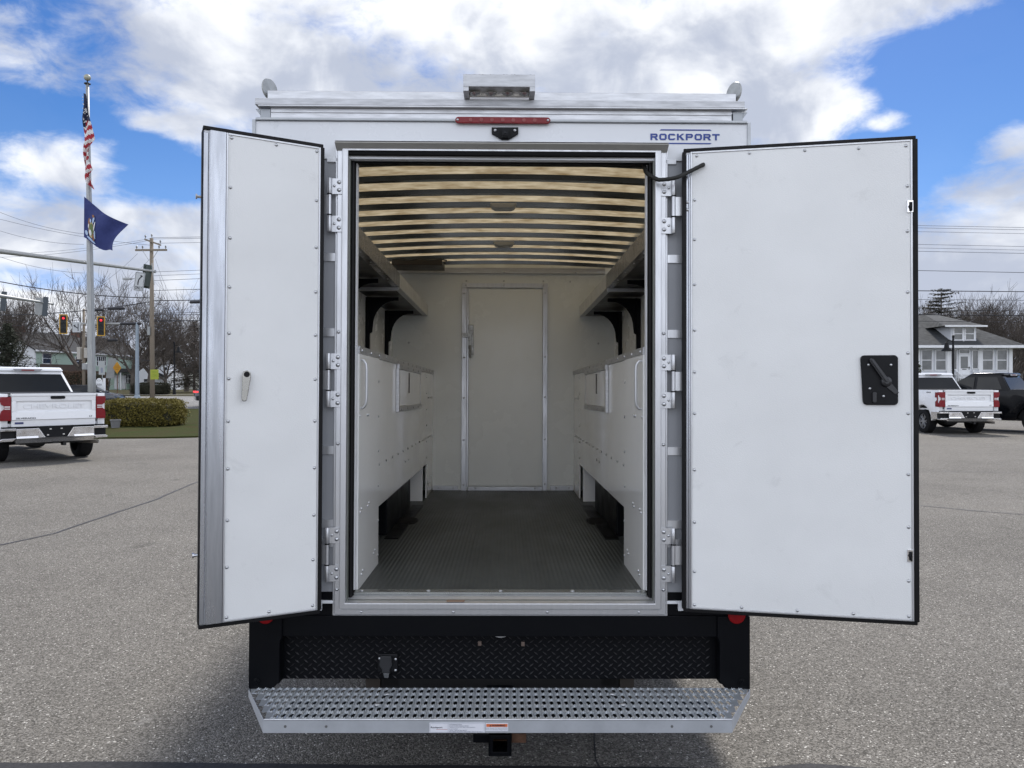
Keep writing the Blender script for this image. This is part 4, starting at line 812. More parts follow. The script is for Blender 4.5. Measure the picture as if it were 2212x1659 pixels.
    for s in(-1,1):
        m.xz([(s*.741,.77),(s*1.03,.77),(s*1.03,.715),(s*.741,.715)],.02,.20).xz([(s*.741,.55),(s*.80,.50),(s*1.02,.50),(s*1.03,.53),(s*.98,.56),(s*.741,.56)],.03,.20)
        m.box(s*.99,s*1.03,.2,.55,.52,.77)
    bp=m.build('bumper',CHR,t,bevel=.01)
    m=MB(); m.box(-.32,.32,.022,.05,.57,.79)
    m.box(-.98,.98,.02,.19,.775,.798)
    for s in(-1,1): m.box(s*.745,s*1.0,.08,.2,.56,.714)
    m.build('bumper_inset',PLAST,t)
    m=MB(); 
    for x,z in((-.11,.735),(.10,.74),(-.16,.61),(.14,.615)): m.box(x-.018,x+.018,.008,.02,z-.012,z+.012)
    m.build('plate_bolt',mat('bolt_light',(.6,.58,.56),.4,.3),bp)
    m=MB(); m.box(-.06,.06,.05,.4,.42,.5).box(.16,.22,.12,.3,.36,.46).box(-.6,.6,.3,1.0,.40,.55).tube([(-.8,1.17,.42),(.8,1.17,.42)],.07,8).xz([(-.45,.50),(-.25,.30),(.0,.30),(.2,.50)],1.0,1.25).box(-.5,-.4,.5,5.5,.4,.52).box(.4,.5,.5,5.5,.4,.52)
    m.build('underbody',mat('chassis_black',(.01,.01,.011),.6),t)
    m=MB(); m.tube([(.55,.6,.42),(.75,.2,.41),(.86,.12,.41)],.04,8).build('exhaust_pipe',mat('exhaust_steel',(.22,.2,.18),.45,.8),t)
    for s in(-1,1):
        for y in(1.17,4.85): wheel(t,s*.83,y,wr,.29,s,rimm,6)
        m=MB(); m.lathe([(.50,0),(.50,.02)],(s*.80,1.17,.46),'x',20) if False else m.yz([(1.17+.57*math.cos(R(a)),.45+.53*math.sin(R(a))) for a in range(0,181,15)],s*.6,s*.85); m.build('wheel_well',mat('well_black',(.006,.006,.007),.9),t)
        bdg=text('badge','4X4',0,0,.26,.05,0,mat('badge_grey',(.12,.12,.13),.3,.7) if white else mat('badge_white',(.6,.55,.55),.4),t,.003,.02)
        bdg.location=(s*1.002,.75,1.415); bdg.rotation_euler=(0,0,R(90*s))
    return t
pickup('pickup_truck','white pickup truck beside the flagpole, parked in front of the olive hedge',(-9.83,15.9,0),R(47),CARW,RIMS)
pickup('pickup_truck','white pickup truck in front of the white house, with silver alloy wheels',(15.28,24.5,0),R(0),CARW,RIMS)
pickup('pickup_truck','black pickup truck with black wheels, parked behind a white one',(19.35,24.75,0),R(35),CARB,RIMB,white=False,wr=.44)
def car(name,label,cat,loc,yaw,paint,suv=True):
    t=empty(name,loc,(0,0,yaw)); tag(t,label,cat)
    if suv: prof=[(-2.4,.45),(-2.42,.85),(-2.3,1.15),(-2.15,1.2),(2.2,.98),(2.4,.75),(2.38,.42)]; gl=[(-2.2,1.16),(-1.75,1.68),(-1.5,1.74),(.5,1.72),(1.3,1.12)]
    else: prof=[(-2.35,.4),(-2.35,.85),(-2.2,.98),(-1.5,1.0),(1.2,.98),(2.2,.8),(2.35,.6),(2.3,.35)]; gl=[(-1.7,.98),(-1.0,1.40),(-.6,1.46),(.4,1.44),(1.3,.98)]
    m=MB(); m.yz(prof,-.93,.93); m.build('body',paint,t,bevel=.08,smooth=True,autos=True)
    m=MB(); m.yz(gl,-.78,.78); m.build('cabin',GLASSD,t,bevel=.05,smooth=True,autos=True)
    m=MB(); g=[(gl[1][0]-.05,gl[1][1]-.02),gl[2],gl[3],(gl[3][0]+.1,gl[3][1]-.05)]; m.yz([(a,b+.02) for a,b in g]+[(a,b+.06) for a,b in g[::-1]],-.76,.76); m.build('roof',paint,t,bevel=.02)
    for s in(-1,1):
        m=MB(); m.box(s*.55,s*.935,-2.44,-2.25,.98 if suv else .78,1.10 if suv else .90); m.build('tail_light',mat('tail_lamp_lit',(.5,.02,.03),.3,emit=((1,.08,.08),.8)),t,bevel=.01)
        for y in(-1.45,1.45): wheel(t,s*.80,y,.36 if suv else .33,.24,s,RIMS,5)
        m=MB(); m.add([(s*.80,gl[0][0]+.5,1.2),(s*.80,.9,1.2),(s*.785,.35,gl[3][1]-.06),(s*.785,gl[1][0]+.2,gl[1][1]-.06)],[(0,1,2,3)]); 
    return t
car('suv','dark SUV with a lit tail light on the road, partly behind the open truck door','suv',(W(795,1540,51).x+1.9,51.5,hz(51.5)-.05),R(-62),CARD)
car('sedan','dark car on the road behind the flagpole','car',(W(345,1540,54.5).x,54.5,hz(54.5)-.28),R(-84),CARD,False)
# ---- flagpole and flags
fb=W(361,1512,26); FPx=fb.x; FY=26.0
fp=empty('flagpole',(FPx,FY,0)); tag(fp,'tall grey metal flagpole with a ball on top, behind the white pickup','flagpole')
top=W(344,334,FY); top.x-=FPx; top.y=0
pts=[Vector((.03,0,0)).lerp(top,k/6) for k in range(7)]
MB().tube(pts,[.135,.13,.12,.105,.09,.072,.055],14).build('pole',POLEG,fp,smooth=True)
m=MB(); m.lathe([(.055,0),(.11,.03),(.11,.05),(.02,.07),(.02,.15)],(top.x,0,top.z),'z',12).build('pole_truck',mat('dark_bronze',(.05,.05,.05),.4,.6),fp,smooth=True)
m=MB(); m.lathe([(.0,.14)]+[(.115*math.sin(R(a)),.255-.115*math.cos(R(a))) for a in range(20,180,20)]+[(0,.37)],(top.x,0,top.z),'z',14).build('ball_finial',mat('ball_beige',(.34,.34,.27),.4,.3),fp,smooth=True)
MB().tube([(top.x+.07,-.12,top.z),(.15,-.15,1.2)],.006,5).build('halyard',WIREG,fp)
MB().lathe([(.22,0),(.22,.12),(.15,.2)],(0.03,0,0),'z',16).build('base_collar',POLEG,fp)
# US flag hanging in folds
fl=MB(); rows=72; cols=14; y0,y1=376,750
redge=[(376,346),(420,352),(470,366),(520,373),(555,384),(590,362),(640,358),(672,374),(690,362),(715,372),(750,382)]
ledge=[(376,339),(500,338),(560,340),(650,342),(700,343),(725,352),(750,380)]
def li(T_,y):
    for (a,b),(c,d) in zip(T_,T_[1:]):
        if a<=y<=c: return b+(d-b)*(y-a)/(c-a)
    return T_[-1][1]
vs=[]
for r in range(rows+1):
    y=y0+(y1-y0)*r/rows
    for c_ in range(cols+1):
        q=c_/cols; x=li(ledge,y)+(li(redge,y)-li(ledge,y))*q; p=W(x,y,FY); vs.append((p.x,FY-.16+.06*math.sin(q*7+r*.25),p.z))
fs=[];ms=[]
for r in range(rows):
    for c_ in range(cols):
        a=r*(cols+1)+c_; fs.append((a,a+1,a+cols+2,a+cols+1)); y=y0+(y1-y0)*(r+.5)/rows; q=(c_+.5)/cols
        if y+q*-8<476 or (q<.25 and y<505): k=0
        else:
            sh_=25*q if (q>.36 and y<672) else (-14*q+9 if y<672 else 30*q)
            k=1+int((y+sh_-462)/15.0)%2
        ms.append(k)
b=len(fl.v); fl.v+=vs; fl.f+=[list(f) for f in fs]; fl.m+=ms
usf=fl.build('flag',[NAVYD,CRED,CWHT],None); tag(usf,'stars and stripes flag hanging limp against the flagpole','flag')
st_=MB()
for i in range(30):
    y=random.uniform(392,498); q=random.uniform(.08,.9); 
    if y<430: q=random.uniform(.1,.8)
    x=li(ledge,y)+(li(redge,y)-li(ledge,y))*q; p=W(x,y,FY); s_=.017
    P=[]
    for k in range(10):
        rr=s_*(1.25 if k%2==0 else .55); t_=2*PI*k/10+PI/2; P.append((p.x+rr*math.cos(t_),p.z+rr*math.sin(t_)))
    st_.xz(P,FY-.245,FY-.235)
st_.build('flag_stars',CWHT,usf)
# state flag
fl=MB(); cr_=[(343,779),(523,891),(478,1000),(342,938)]
nU,nV=22,16; vs=[]
def flagp(a,b):
    tl,tr_,br,bl=[Vector((*p,0)) for p in cr_]
    tp=tl.lerp(tr_,a)+Vector((0,1,0))*(14*math.sin(PI*a)); bt=bl.lerp(br,a)+Vector((0,1,0))*(12*math.sin(PI*a*1.0)-4*math.sin(a*9)); p=tp.lerp(bt,b); p.x+=-18*math.sin(PI*b)*a
    return p
for j in range(nV+1):
    for i in range(nU+1):
        a,b=i/nU,j/nV; p=flagp(a,b); q=W(p.x,p.y,FY); vs.append((q.x,FY-.18+.14*math.sin(a*8+b*3.0)*a**.5-.25*a,q.z))
fl.add(vs,[(j*(nU+1)+i,(j+1)*(nU+1)+i,(j+1)*(nU+1)+i+1,j*(nU+1)+i+1) for j in range(nV) for i in range(nU)])
sf=fl.build('flag',NAVY,None,smooth=True); tag(sf,'dark blue flag with a coat of arms, blowing out from the flagpole','flag')
cm=MB()
def fpt(a,b,off):
    p=flagp(a,b); q=W(p.x,p.y,FY); return Vector((q.x,FY-.18+.14*math.sin(a*8+b*3.0)*a**.5-.25*a-off,q.z))
def blob(k,a,b,ra,rb,off,n=10,rot=0):
    cm.mi(k); P=[]
    for i in range(n):
        t_=2*PI*i/n; u_,v_=ra*math.cos(t_),rb*math.sin(t_); P.append(fpt(a+u_*math.cos(rot)-v_*math.sin(rot),b+u_*math.sin(rot)+v_*math.cos(rot),off))
    cen=fpt(a,b,off+.004); cm.add([cen]+P,[(0,i+1,(i+1)%n+1) for i in range(n)])
blob(4,.27,.66,.10,.21,.022); blob(2,.28,.64,.075,.16,.030); blob(1,.26,.74,.05,.08,.036); blob(0,.17,.52,.035,.12,.036); blob(3,.21,.45,.03,.05,.036); blob(3,.30,.36,.03,.10,.036); blob(1,.37,.48,.018,.13,.036); blob(1,.17,.62,.02,.06,.040)
blob(0,.27,.28,.04,.04,.036); blob(0,.36,.80,.03,.10,.036); blob(3,.27,.92,.14,.035,.034,10,.05); blob(3,.11,.84,.06,.06,.034); blob(3,.40,.70,.02,.12,.036)
cm.build('coat_of_arms',[CBRN,CWHT,CGRN,CBLU,CTAN],sf)
# ---- utility poles
def upole(name,label,u,vt,Z,d,parts,lean=0,grp='utility poles'):
    b=W(u,1512,Z); z0=hz(Z); zt=W(u,vt,Z).z
    t=empty(name,(b.x,Z,z0),(0,R(lean),0)); tag(t,label,'utility pole',grp)
    MB().tube([(0,0,-.1),(0,0,(zt-z0)*.5),(0,0,zt-z0)],[d/2,d/2*.9,d/2*.72],12).build('pole',WOODP,t,smooth=True)
    return t,zt-z0
up,hh_=upole('utility_pole','tall wooden utility pole with two crossarms, beside the ONLY sign',600,938,56,.36,None,-.3)
m=MB(); a=.0; m.prism([(-.45,-.2,hh_-.05),(.78,-.2,hh_-.50),(.78,-.2,hh_-.62),(-.45,-.2,hh_-.17)],(0,.1,0)).build('crossarm',WOODP,up)
m=MB(); m.box(-1.15,1.25,-.22,-.12,hh_-1.0,hh_-.86).build('crossarm',WOODP,up)
m=MB()
for x,z in((-.38,hh_-.05),(.1,hh_+.02),(.75,hh_-.45),(-1.05,hh_-.86),(-.6,hh_-.86),(.65,hh_-.86),(1.15,hh_-.86)): m.lathe([(.03,0),(.03,.1),(.07,.12),(.05,.2),(.07,.22),(0,.28)],(x,-.17,z),'z',8)
m.build('insulator',mat('insulator_grey',(.18,.18,.18),.4),up)
m=MB(); m.tube([(-.12,-.2,hh_-1.7),(-.6,-.22,hh_-.95)],.02,5).tube([(.12,-.2,hh_-1.7),(.6,-.22,hh_-.95)],.02,5).build('crossarm_brace',POLEG,up)
MB().tube([(-.1,0,8.9),(-1.2,-.1,9.2),(-1.6,-.1,9.2)],.03,6).box(-2.1,-1.5,-.25,.05,9.12,9.26).build('street_light_arm',POLEG,up)
m=MB(); m.box(-.20,-.02,-.34,-.2,4.9,5.55).build('meter_box',SGBK,up,bevel=.02)
m=MB(); m.tube([(-.26,-.05,8.3),(-.34,-.05,7.4),(-.22,-.05,6.9)],.03,6).build('conduit',POLEG,up)
m=MB(); nb=m.box(-.02,.60,-.25,-.235,1.0+.55,1.75+.55).build('yard_notice',YGR,up)
text('lettering','FREE',.29,2.12,.36,.13,-.252,mat('notice_green',(.2,.28,.02),.6),nb,.002); text('lettering','COFFEE',.29,1.84,.44,.22,-.252,mat('notice_green',(.2,.28,.02),.6),nb,.002)
up2,h2=upole('utility_pole','thin wooden utility pole just left of the flagpole, carrying grey equipment boxes',330,1216,58,.24,None)
m=MB(); m.box(-.42,-.14,-.25,.05,3.0,3.95).box(.14,.38,-.25,.05,3.1,3.9).build('equipment_box',mat('box_beige',(.42,.40,.36),.5),up2,bevel=.03)
m=MB(); m.lathe([(.2,0),(.2,.45),(.1,.5)],(.2,-.2,2.2),'z',12).build('transformer',POLEG,up2)
# ---- signal masts
def sig_head(parent,x,y,z,h=1.05,yaw=31):
    m=MB(); w_=.40
    m.mi(0).ring((-.27,.27,-h/2-.05,h/2+.05),(-.20,.20,-h/2+.02,h/2-.02),-.02,.03); m.mi(1).box(-.20,.20,-.015,.2,-h/2+.02,h/2-.02)
    for k in(-1,0,1): m.mi(1).lathe([(.15,-.16),(.155,-.02)],(0,0,k*h/3.1),'y',12,cap=False)
    o=m.build('signal_head',[SIGY,SIGB],parent,loc=(x,y,z),rot=(0,0,R(yaw)))
    MB().lathe([(0,-.05),(.07,-.04),(.09,-.018)],(0,0,h/3.1),'y',12,cap=False).build('red_lamp',SIGR,o)
    return o
mz=W(540,1275,56); mt=empty('traffic_signal_mast',(mz.x,56,hz(56))); tag(mt,'slim grey signal mast with two yellow framed signals showing red','traffic signal','traffic signal masts')
H1=mz.z-hz(56)
MB().tube([(0,0,0),(0,0,H1+.1)],[.16,.11],12).lathe([(.24,0),(.24,.25),(.17,.35)],(0,0,0),'z',12).build('pole',mat('mast_blue_grey',(.27,.32,.37),.5,.3),mt,smooth=True,autos=True)
xl=W(250,1277,56).x-mz.x
MB().tube([(0,0,H1),(xl-.6,0,H1+.02)],[.09,.05],8).build('mast_arm',POLEG,mt)
for u in(262,409):
    q=W(u,1278 if u<300 else 1286,54.5); sig_head(mt,q.x*56/54.5-mz.x,-.4,W(u,1278 if u<300 else 1286,56).z-hz(56),1.38)
a=W(293,1269,56);b=W(324,1309,56); m=MB(); m.box(a.x-mz.x,b.x-mz.x,-.25,-.22,b.z-hz(56),a.z-hz(56)); sg=m.build('turn_sign',SIGNW,mt)
cx=(a.x+b.x)/2-mz.x; cz=(a.z+b.z)/2-hz(56)
m=MB(); m.box(cx+.10,cx+.16,-.256,-.251,cz-.30,cz+.28).prism([(cx+.10,-.256,cz-.12),(cx+.10,-.256,cz-.04),(cx-.10,-.256,cz+.10),(cx-.14,-.256,cz+.03)],(0,.004,0)).prism([(cx-.24,-.256,cz+.14),(cx-.06,-.256,cz+.19),(cx-.12,-.256,cz-.03)],(0,.004,0)).build('turn_arrow',INK,sg)
# near mast arm from the left with right-turn ONLY sign
def arm(name,label,P0,P1,Z0,Z1,r0,r1):
    a=W(*P0,Z0); b=W(*P1,Z1); o=a+(a-b)*.35; base=Vector((o.x,o.y,hz(o.y)))
    t=empty(name,base); tag(t,label,'traffic signal','traffic signal masts')
    MB().tube([o-base,a-base,b-base],[r0*1.1,r0,r1],12).lathe([(r1*1.25,-.04),(r1*1.25,.04)],tuple(b-base),'x',10).build('mast_arm',POLEG,t,smooth=True,autos=True)
    MB().tube([(0,0,0),o-base+Vector((0,0,.2))],[.24,.17],14).build('pole',POLEG,t,smooth=True)
    return t,base
t1,b1=arm('traffic_signal_mast','long grey mast arm crossing in front of the flagpole, carrying the ONLY sign',(0,989),(610,1069),33,36,.115,.06)
a=W(553,1110,35.6)-b1
sgn=MB(); hwd,hht=.235,.455
sgn.mi(0).xz(rrect(0,0,hwd,hht,.04),-.012,.0); sgn.mi(1).ring((-hwd+.025,hwd-.025,-hht+.025,hht-.025),(-hwd+.04,hwd-.04,-hht+.04,hht-.04),-.0145,-.0125)
so_=sgn.build('only_sign',[SIGNW,INK],t1,loc=a+Vector((0,-.1,0)),rot=(0,R(7),0))
P=[]; m=MB()
pt=[(-.05,-.16),(-.055,-.02),(-.03,.10),(.03,.19),(.075,.235)]
for (x0,z0),(x1,z1) in zip(pt,pt[1:]):
    d=Vector((x1-x0,0,z1-z0)).normalized(); n_=Vector((-d.z,0,d.x))*.026; A=Vector((x0,-.017,z0))-d*.006; B=Vector((x1,-.017,z1))+d*.006
    m.prism([A+n_,A-n_,B-n_,B+n_],(0,.0035,0))
m.prism([(.03,-.018,.33),(.15,-.018,.28),(.03,-.018,.16)],(0,.003,0)); m.build('turn_arrow',INK,so_)
text('lettering','ONLY',0,-.30,.34,.15,-.013,INK,so_,.003,.02)
q=W(578,1085,35.8)-b1
m=MB(); m.mi(0).box(-.10,.12,-.05,.22,-.52,.52); m.mi(0)
for k in(-1,0,1): m.lathe([(.13,0),(.15,.25)],(.0,.22,k*.33),'y',10)
m.box(-.2,.2,.21,.225,-.58,.58); m.build('signal_head',mat('signal_dark_green',(.03,.045,.04),.5),t1,loc=q+Vector((0,.1,.0)),rot=(0,R(7),R(40)))
MB().tube([q+Vector((.25,0,.6)),q+Vector((.36,0,-.45))],.02,6).build('signal_bracket',POLEG,t1)
t2,b2=arm('traffic_signal_mast','lower grey mast arm at the left edge with signals seen from behind',(0,1165),(208,1197),42,45,.11,.06)
for u,v,wd in((14,1186,.5),(178,1207,.30)):
    q=W(u,v,44.5)-b2; m=MB(); m.box(-.13,.13,-.1,.15,-.58,.58)
    for k in(-1,0,1): m.lathe([(.13,0),(.15,.25)],(0,.15,k*.36),'y',10)
    m.build('signal_head',mat('signal_slate',(.05,.065,.08),.5),t2,loc=q,rot=(0,R(4),R(30)))
    if u>100: m=MB(); m.box(-.52,-.14,-.02,.0,-.52,.50).box(-.60,-.53,-.02,.0,-.50,.50).build('signal_backplate',SGBK,t2,loc=q,rot=(0,R(3),0))
# ---- street lamps
def lamp(label,u,vt,Z,side=-1,off=0):
    b=W(u,1512,Z); zt=W(u,vt,Z).z; z0=hz(Z) if not off else off; t=empty('street_lamp',(b.x,Z,z0)); tag(t,label,'street lamp','black street lamps')
    H_=zt-z0; MB().tube([(0,0,0),(0,0,H_)],[.075,.055],10).lathe([(.13,0),(.13,.5),(.09,.6)],(0,0,0),'z',10).lathe([(.02,0),(.07,.02),(.07,.16),(0,.2)],(0,0,H_),'z',8).build('pole',PLAST,t,smooth=True,autos=True)
    m=MB(); m.tube([(0,0,H_-.2),(side*.25,0,H_-.10),(side*.38,0,H_-.22)],.03,6).lathe([(.28,-.75),(.27,-.68),(.14,-.55),(.11,-.30),(.04,-.22),(0,-.2)],(side*.38,0,H_),'z',12).build('lamp_shade',PLAST,t,smooth=True,autos=True)
    return t
lamp('black bell shaded lamp post in front of the white house on the right',3753,1332,43)
lamp('black lamp post by the road, right of the tall wooden utility pole',686,1354,62,1)
# ---- road signs
def post_sign(name,label,u,vc,Z,build,lean=0,vb=None):
    b=W(u,1512,Z); t=empty(name,(b.x,Z,hz(Z)),(0,R(lean),0)); tag(t,label,'road sign'); zc=W(u,vc,Z).z-hz(Z)
    build(t,zc); return t
def dia(t,zc):
    m=MB(); m.xz([(0,zc-.50),(.33,zc),(0,zc+.50),(-.33,zc)],-.04,-.03); p=m.build('sign_panel',YEL,t,bevel=.003)
    for i in range(3): text('lettering',['THICKLY','SETTLED','AHEAD'][i] if False else ['SIGNAL','TIMING','CHANGED'][i],0,zc+.13-i*.13,.32 if i!=1 else .42,.07,-.042,mat('sign_brown_ink',(.16,.07,.01),.6),p,.002)
    MB().tube([(0,0,0),(0,0,zc-.3)],.035,6).build('post',RUST,t)
post_sign('warning_sign','yellow diamond warning sign on a rusty post beyond the road',462,1448,58,dia)
def slant(t,zc):
    m=MB(); m.box(-.30,.26,-.05,-.02,zc-.75,zc+.85); m.build('sign_panel',SGBK,t,bevel=.01,rot=(0,0,R(35))); MB().tube([(0,0,-.3),(0,0,zc)],.05,6).build('post',SIGB,t)
post_sign('leaning_sign','grey sign seen from behind, leaning on its dark post',424,1452,58,slant,7)
def bk(t,zc):
    m=MB(); m.box(-.25,.22,-.05,-.03,zc-.5,zc+.55); p=m.build('sign_panel',mat('sign_pale_grey',(.36,.38,.38),.5),t); m=MB(); m.box(-.1,.07,-.054,-.051,zc-.35,zc+.05).build('sign_mark',GREYINK,p); MB().tube([(0,0,0),(0,0,zc)],.03,6).build('post',POLEG,t)
post_sign('small_sign','narrow pale sign on a thin post, left of the leaning sign',403,1450,57,bk)
a=W(374,1487,55); b=W(407,1541,55); t=empty('entrance_sign',((a.x+b.x)/2,55,hz(55))); tag(t,'white arched VILLAGE entrance sign on white posts beside the flagpole','sign')
hw_=(b.x-a.x)/2; z1=a.z-hz(55)
m=MB(); m.xz([(-hw_,.35),(hw_,.35),(hw_,z1*.62)]+[(hw_*.95*math.cos(R(k*18)),z1*.62+z1*.36*math.sin(R(k*18))) for k in range(0,11)]+[(-hw_,z1*.62)],-.05,.0); p=m.build('sign_board',TRIM,t)
text('lettering','GREEN',0,z1*.70,hw_*1.3,.15,-.052,INK,p,.003); text('lettering','VILLAGE',0,z1*.42,hw_*1.6,.17,-.052,INK,p,.003)
text('emblem','O',0,z1*.88,hw_*.9,.12,-.052,POLEG,p,.003)
for s in(-1,1): MB().box(s*(hw_+.02),s*(hw_+.14),-.1,.05,0,z1*.98).build('sign_post',TRIM,t)
# ---- buildings
def win(par,x,z,w_,h,y=0,two=True,nm='window',fr=TRIM,gl=GLASSD,tw=.09):
    m=MB(); m.ring((x-w_/2,x+w_/2,z-h/2,z+h/2),(x-w_/2+tw,x+w_/2-tw,z-h/2+tw,z+h/2-tw),y-.06,y+.02)
    if two: m.box(x-w_/2+tw,x+w_/2-tw,y-.05,y,z-.03,z+.03)
    o=m.build(nm,fr,par); m=MB(); m.box(x-w_/2+tw,x+w_/2-tw,y-.025,y-.01,z-h/2+tw,z+h/2-tw).build('pane',gl,o); return o
# green block: origin at near left corner, x along the facade, facade faces -y
A=W(139,1512,100); B=W(549,1512,122); Lg=(B-A).xy.length; ang=math.atan2(B.y-A.y,B.x-A.x)
g=empty('apartment_building',(A.x,A.y,.78),(0,0,ang)); tag(g,'long pale green two storey building with a dark roof','building')
Hg=5.55; Dp=9
m=MB(); m.box(0,Lg,0,Dp,0,Hg).build('wall',SGRN,g)
m=MB(); m.prism([(-.02,0,0),(-.02,Dp,0),(-.02,Dp,Hg),(-.02,Dp/2,Hg+2.5),(-.02,0,Hg)],(-.1,0,0)).build('gable_wall',SWHT,g)
m=MB()
for s,yy in((0,-.45),(1,Dp+.45)):
    P=[(yy,Hg-.15),(Dp/2,Hg+2.65),(Dp/2,Hg+2.85),(yy,Hg+.05)]; m.yz(P,-.5,Lg+.5)
m.build('roof',ROOFD,g)
m=MB(); m.box(-.5,Lg+.5,-.5,-.455,Hg-.2,Hg+.02).box(-.16,.1,-.03,-.001,0,Hg-.3).build('fascia',TRIM,g)
for x in(2.1,13.6): m=MB(); m.box(x-.8,x+.8,Dp/2-.5,Dp/2+.5,Hg+2.2,Hg+3.6).build('chimney',BRICK,g)
def gx(u): # facade position for a picture column
    d=Vector(((u-2016)/FPX,1)); ax=Vector((math.cos(ang),math.sin(ang))); # solve A+ax*t = d*k
    det=ax.x*(-d.y)-(-d.x)*ax.y; return ((-A.x)*(-d.y)-(-d.x)*(-A.y))/det
def gz(v,u): 
    t_=gx(u); Y=A.y+math.sin(ang)*t_; return W(u,v,Y).z-.78
for u,v,wp in((184,1411,1.2),(310,1423,1.1),(323,1423,.8),(387,1422,.7),(398,1422,1.0),(409,1422,.7),(532,1435,1.0),(512,1492,1.1),(496,1490,1.0),(418,1500,1.0)):
    win(g,gx(u),gz(v,u),wp*1.35,1.55)
x0,x1=gx(440),gx(502)
m=MB(); m.xz([(x0-.6,2.75),(x1+.6,2.75),(x1-.2,3.35),(x0+.2,3.35)],-1.5,-.02).build('porch_roof',ROOFD,g)
for k in range(2):
    xx=x0+(x1-x0)*(.3+.45*k); m=MB(); m.box(xx-.55,xx+.55,-.05,-.01,.15,2.3); dd=m.build('door',TRIM,g); MB().box(xx+.35,xx+.42,-.09,-.055,1.1,1.2).build('handle',PLAST,dd)
for xx in(x0+.2,x1-.2): MB().box(xx-.07,xx+.07,-1.4,-1.26,0,2.74).build('porch_post',TRIM,g)
m=MB()
for k in range(2):
    xx=x0+1+4*k; m.tube([(xx,-1.6,0),(xx,-1.6,1.0),(xx+2.5,-1.6,1.0),(xx+2.8,-1.6,.9),(xx+2.8,-1.6,0)],.04,6)
m.build('handrail',SIGB,g)
# low brown roofed entrance by the green block
q=W(262,1512,96); sh_=empty('shed',(q.x,96,.78),(0,0,R(20))); tag(sh_,'low brown roofed shed in front of the green building, behind the white pickup','shed')
m=MB(); m.box(-2.5,2.0,0,3,0,2.6).build('wall',mat('brown_wall',(.10,.06,.045),.8),sh_); m=MB(); m.xz([(-3,2.4),(2.8,2.4),(1.9,3.4),(-2.9,3.5)],-.4,3.3).build('roof',mat('brown_roof',(.07,.05,.045),.9),sh_)
# white house behind
q=W(548,1512,118); h2=empty('house',(q.x,118,.8),(0,0,R(8))); tag(h2,'white two storey house beyond the green building, behind the wooden utility pole','house')
wl_=W(678,1512,118).x-q.x
m=MB(); m.box(0,wl_*.80,0,8,0,4.1).build('wall',SWHT,h2); m=MB(); m.box(wl_*.80+.01,wl_,-1,5,0,3.0).build('annex_wall',TRIM,h2)
m=MB(); m.yz([(-.4,4.0),(4,6.2),(8.4,4.0),(8.4,4.15),(4,6.4),(-.4,4.15)],-.4,wl_*.80+.4).build('roof',ROOFG,h2)
for x,z in((4.05,3.1),(1.0,1.2),(2.0,1.2),(3.9,1.2),(4.6,1.2)): win(h2,min(x,wl_*.76),z,.75,1.2)
m=MB(); m.xz([(1.9,2.1),(4.3,2.1),(3.1,2.7)],-1.2,-.05).build('porch_roof',ROOFD,h2)
q=W(700,1512,128); h3=empty('house',(q.x,128,.8)); tag(h3,'pale low house among the trees beside the dark suv','house')
m=MB(); m.box(0,6.5,0,7,0,2.9).build('wall',mat('cream_wall',(.5,.5,.44),.7),h3); m=MB(); m.xz([(-.4,2.8),(6.9,2.8),(3.25,4.6)],-.3,7.3).build('roof',ROOFG,h3); win(h3,1.6,1.4,1.0,1.2); win(h3,4.6,1.4,1.0,1.2)
# right white house: origin centre of porch front
hx=W(3795,1512,55).x; hr=empty('house',(hx,55,.9),(0,0,0)); tag(hr,'white single storey house with grey hipped roof and a dormer','house')
def HX(u): return W(u,1512,55).x-hx
def HZ(v): return W(2016,v,55).z-.9
xl,xr=HX(3560)-4,HX(3981)
zE=HZ(1364)
m=MB(); m.box(xl,xr,.0,9,0,zE).build('wall',SWHT,hr)
m=MB()
# hipped roof
ex0,ex1=xl-.6,HX(4021); ey0,ey1=-.8,9.8; zr_=HZ(1247)+.55; rx0,rx1=xl+4.5,.5
m.add([(ex0,ey0,zE),(ex1,ey0,zE),(ex1,ey1,zE),(ex0,ey1,zE),(rx0,4.5,zr_),(rx1,4.5,zr_)],[(0,1,5,4),(1,2,5),(2,3,4,5),(3,0,4),(3,2,1,0)])
m.build('roof',ROOFG,hr)
m=MB(); m.box(ex0,ex1,ey0-.05,ey0-.005,zE-.14,zE+.05).box(ex0,ex1,ey0,.0,zE-.16,zE-.06).build('eave_fascia',TRIM,hr)
for u0,u1 in((3625,3670),(3680,3725),(3864,3910),(3921,3965)):
    w_=(u1-u0)/FPX*55; win(hr,(HX(u0)+HX(u1))/2,HZ(1418),w_,(1457-1380)/FPX*55+.12,y=-.02,gl=WINB,tw=.07)
for u in(3614,3733,3858,3977): m=MB(); m.box(HX(u)-.13,HX(u)+.13,-.1,-.005,HZ(1475),zE-.165).build('pilaster',TRIM,hr)
m=MB(); m.box(HX(3773),HX(3818),-.06,-.005,HZ(1490),HZ(1395)); dr_=m.build('door',TRIM,hr)
m=MB(); m.box(HX(3781),HX(3809),-.075,-.061,HZ(1450),HZ(1404)).build('door_window',WINB,dr_); m=MB(); m.box(HX(3787),HX(3803),-.075,-.061,HZ(1455.5),HZ(1452.5)).build('mail_slot',PLAST,dr_)
m=MB(); m.tube([(HX(3813),-.08,HZ(1446)),(HX(3813),-.12,HZ(1447))],.05,8).tube([(HX(3813),-.08,HZ(1452)),(HX(3813),-.12,HZ(1453))],.04,8).build('door_knob',PLAST,dr_)
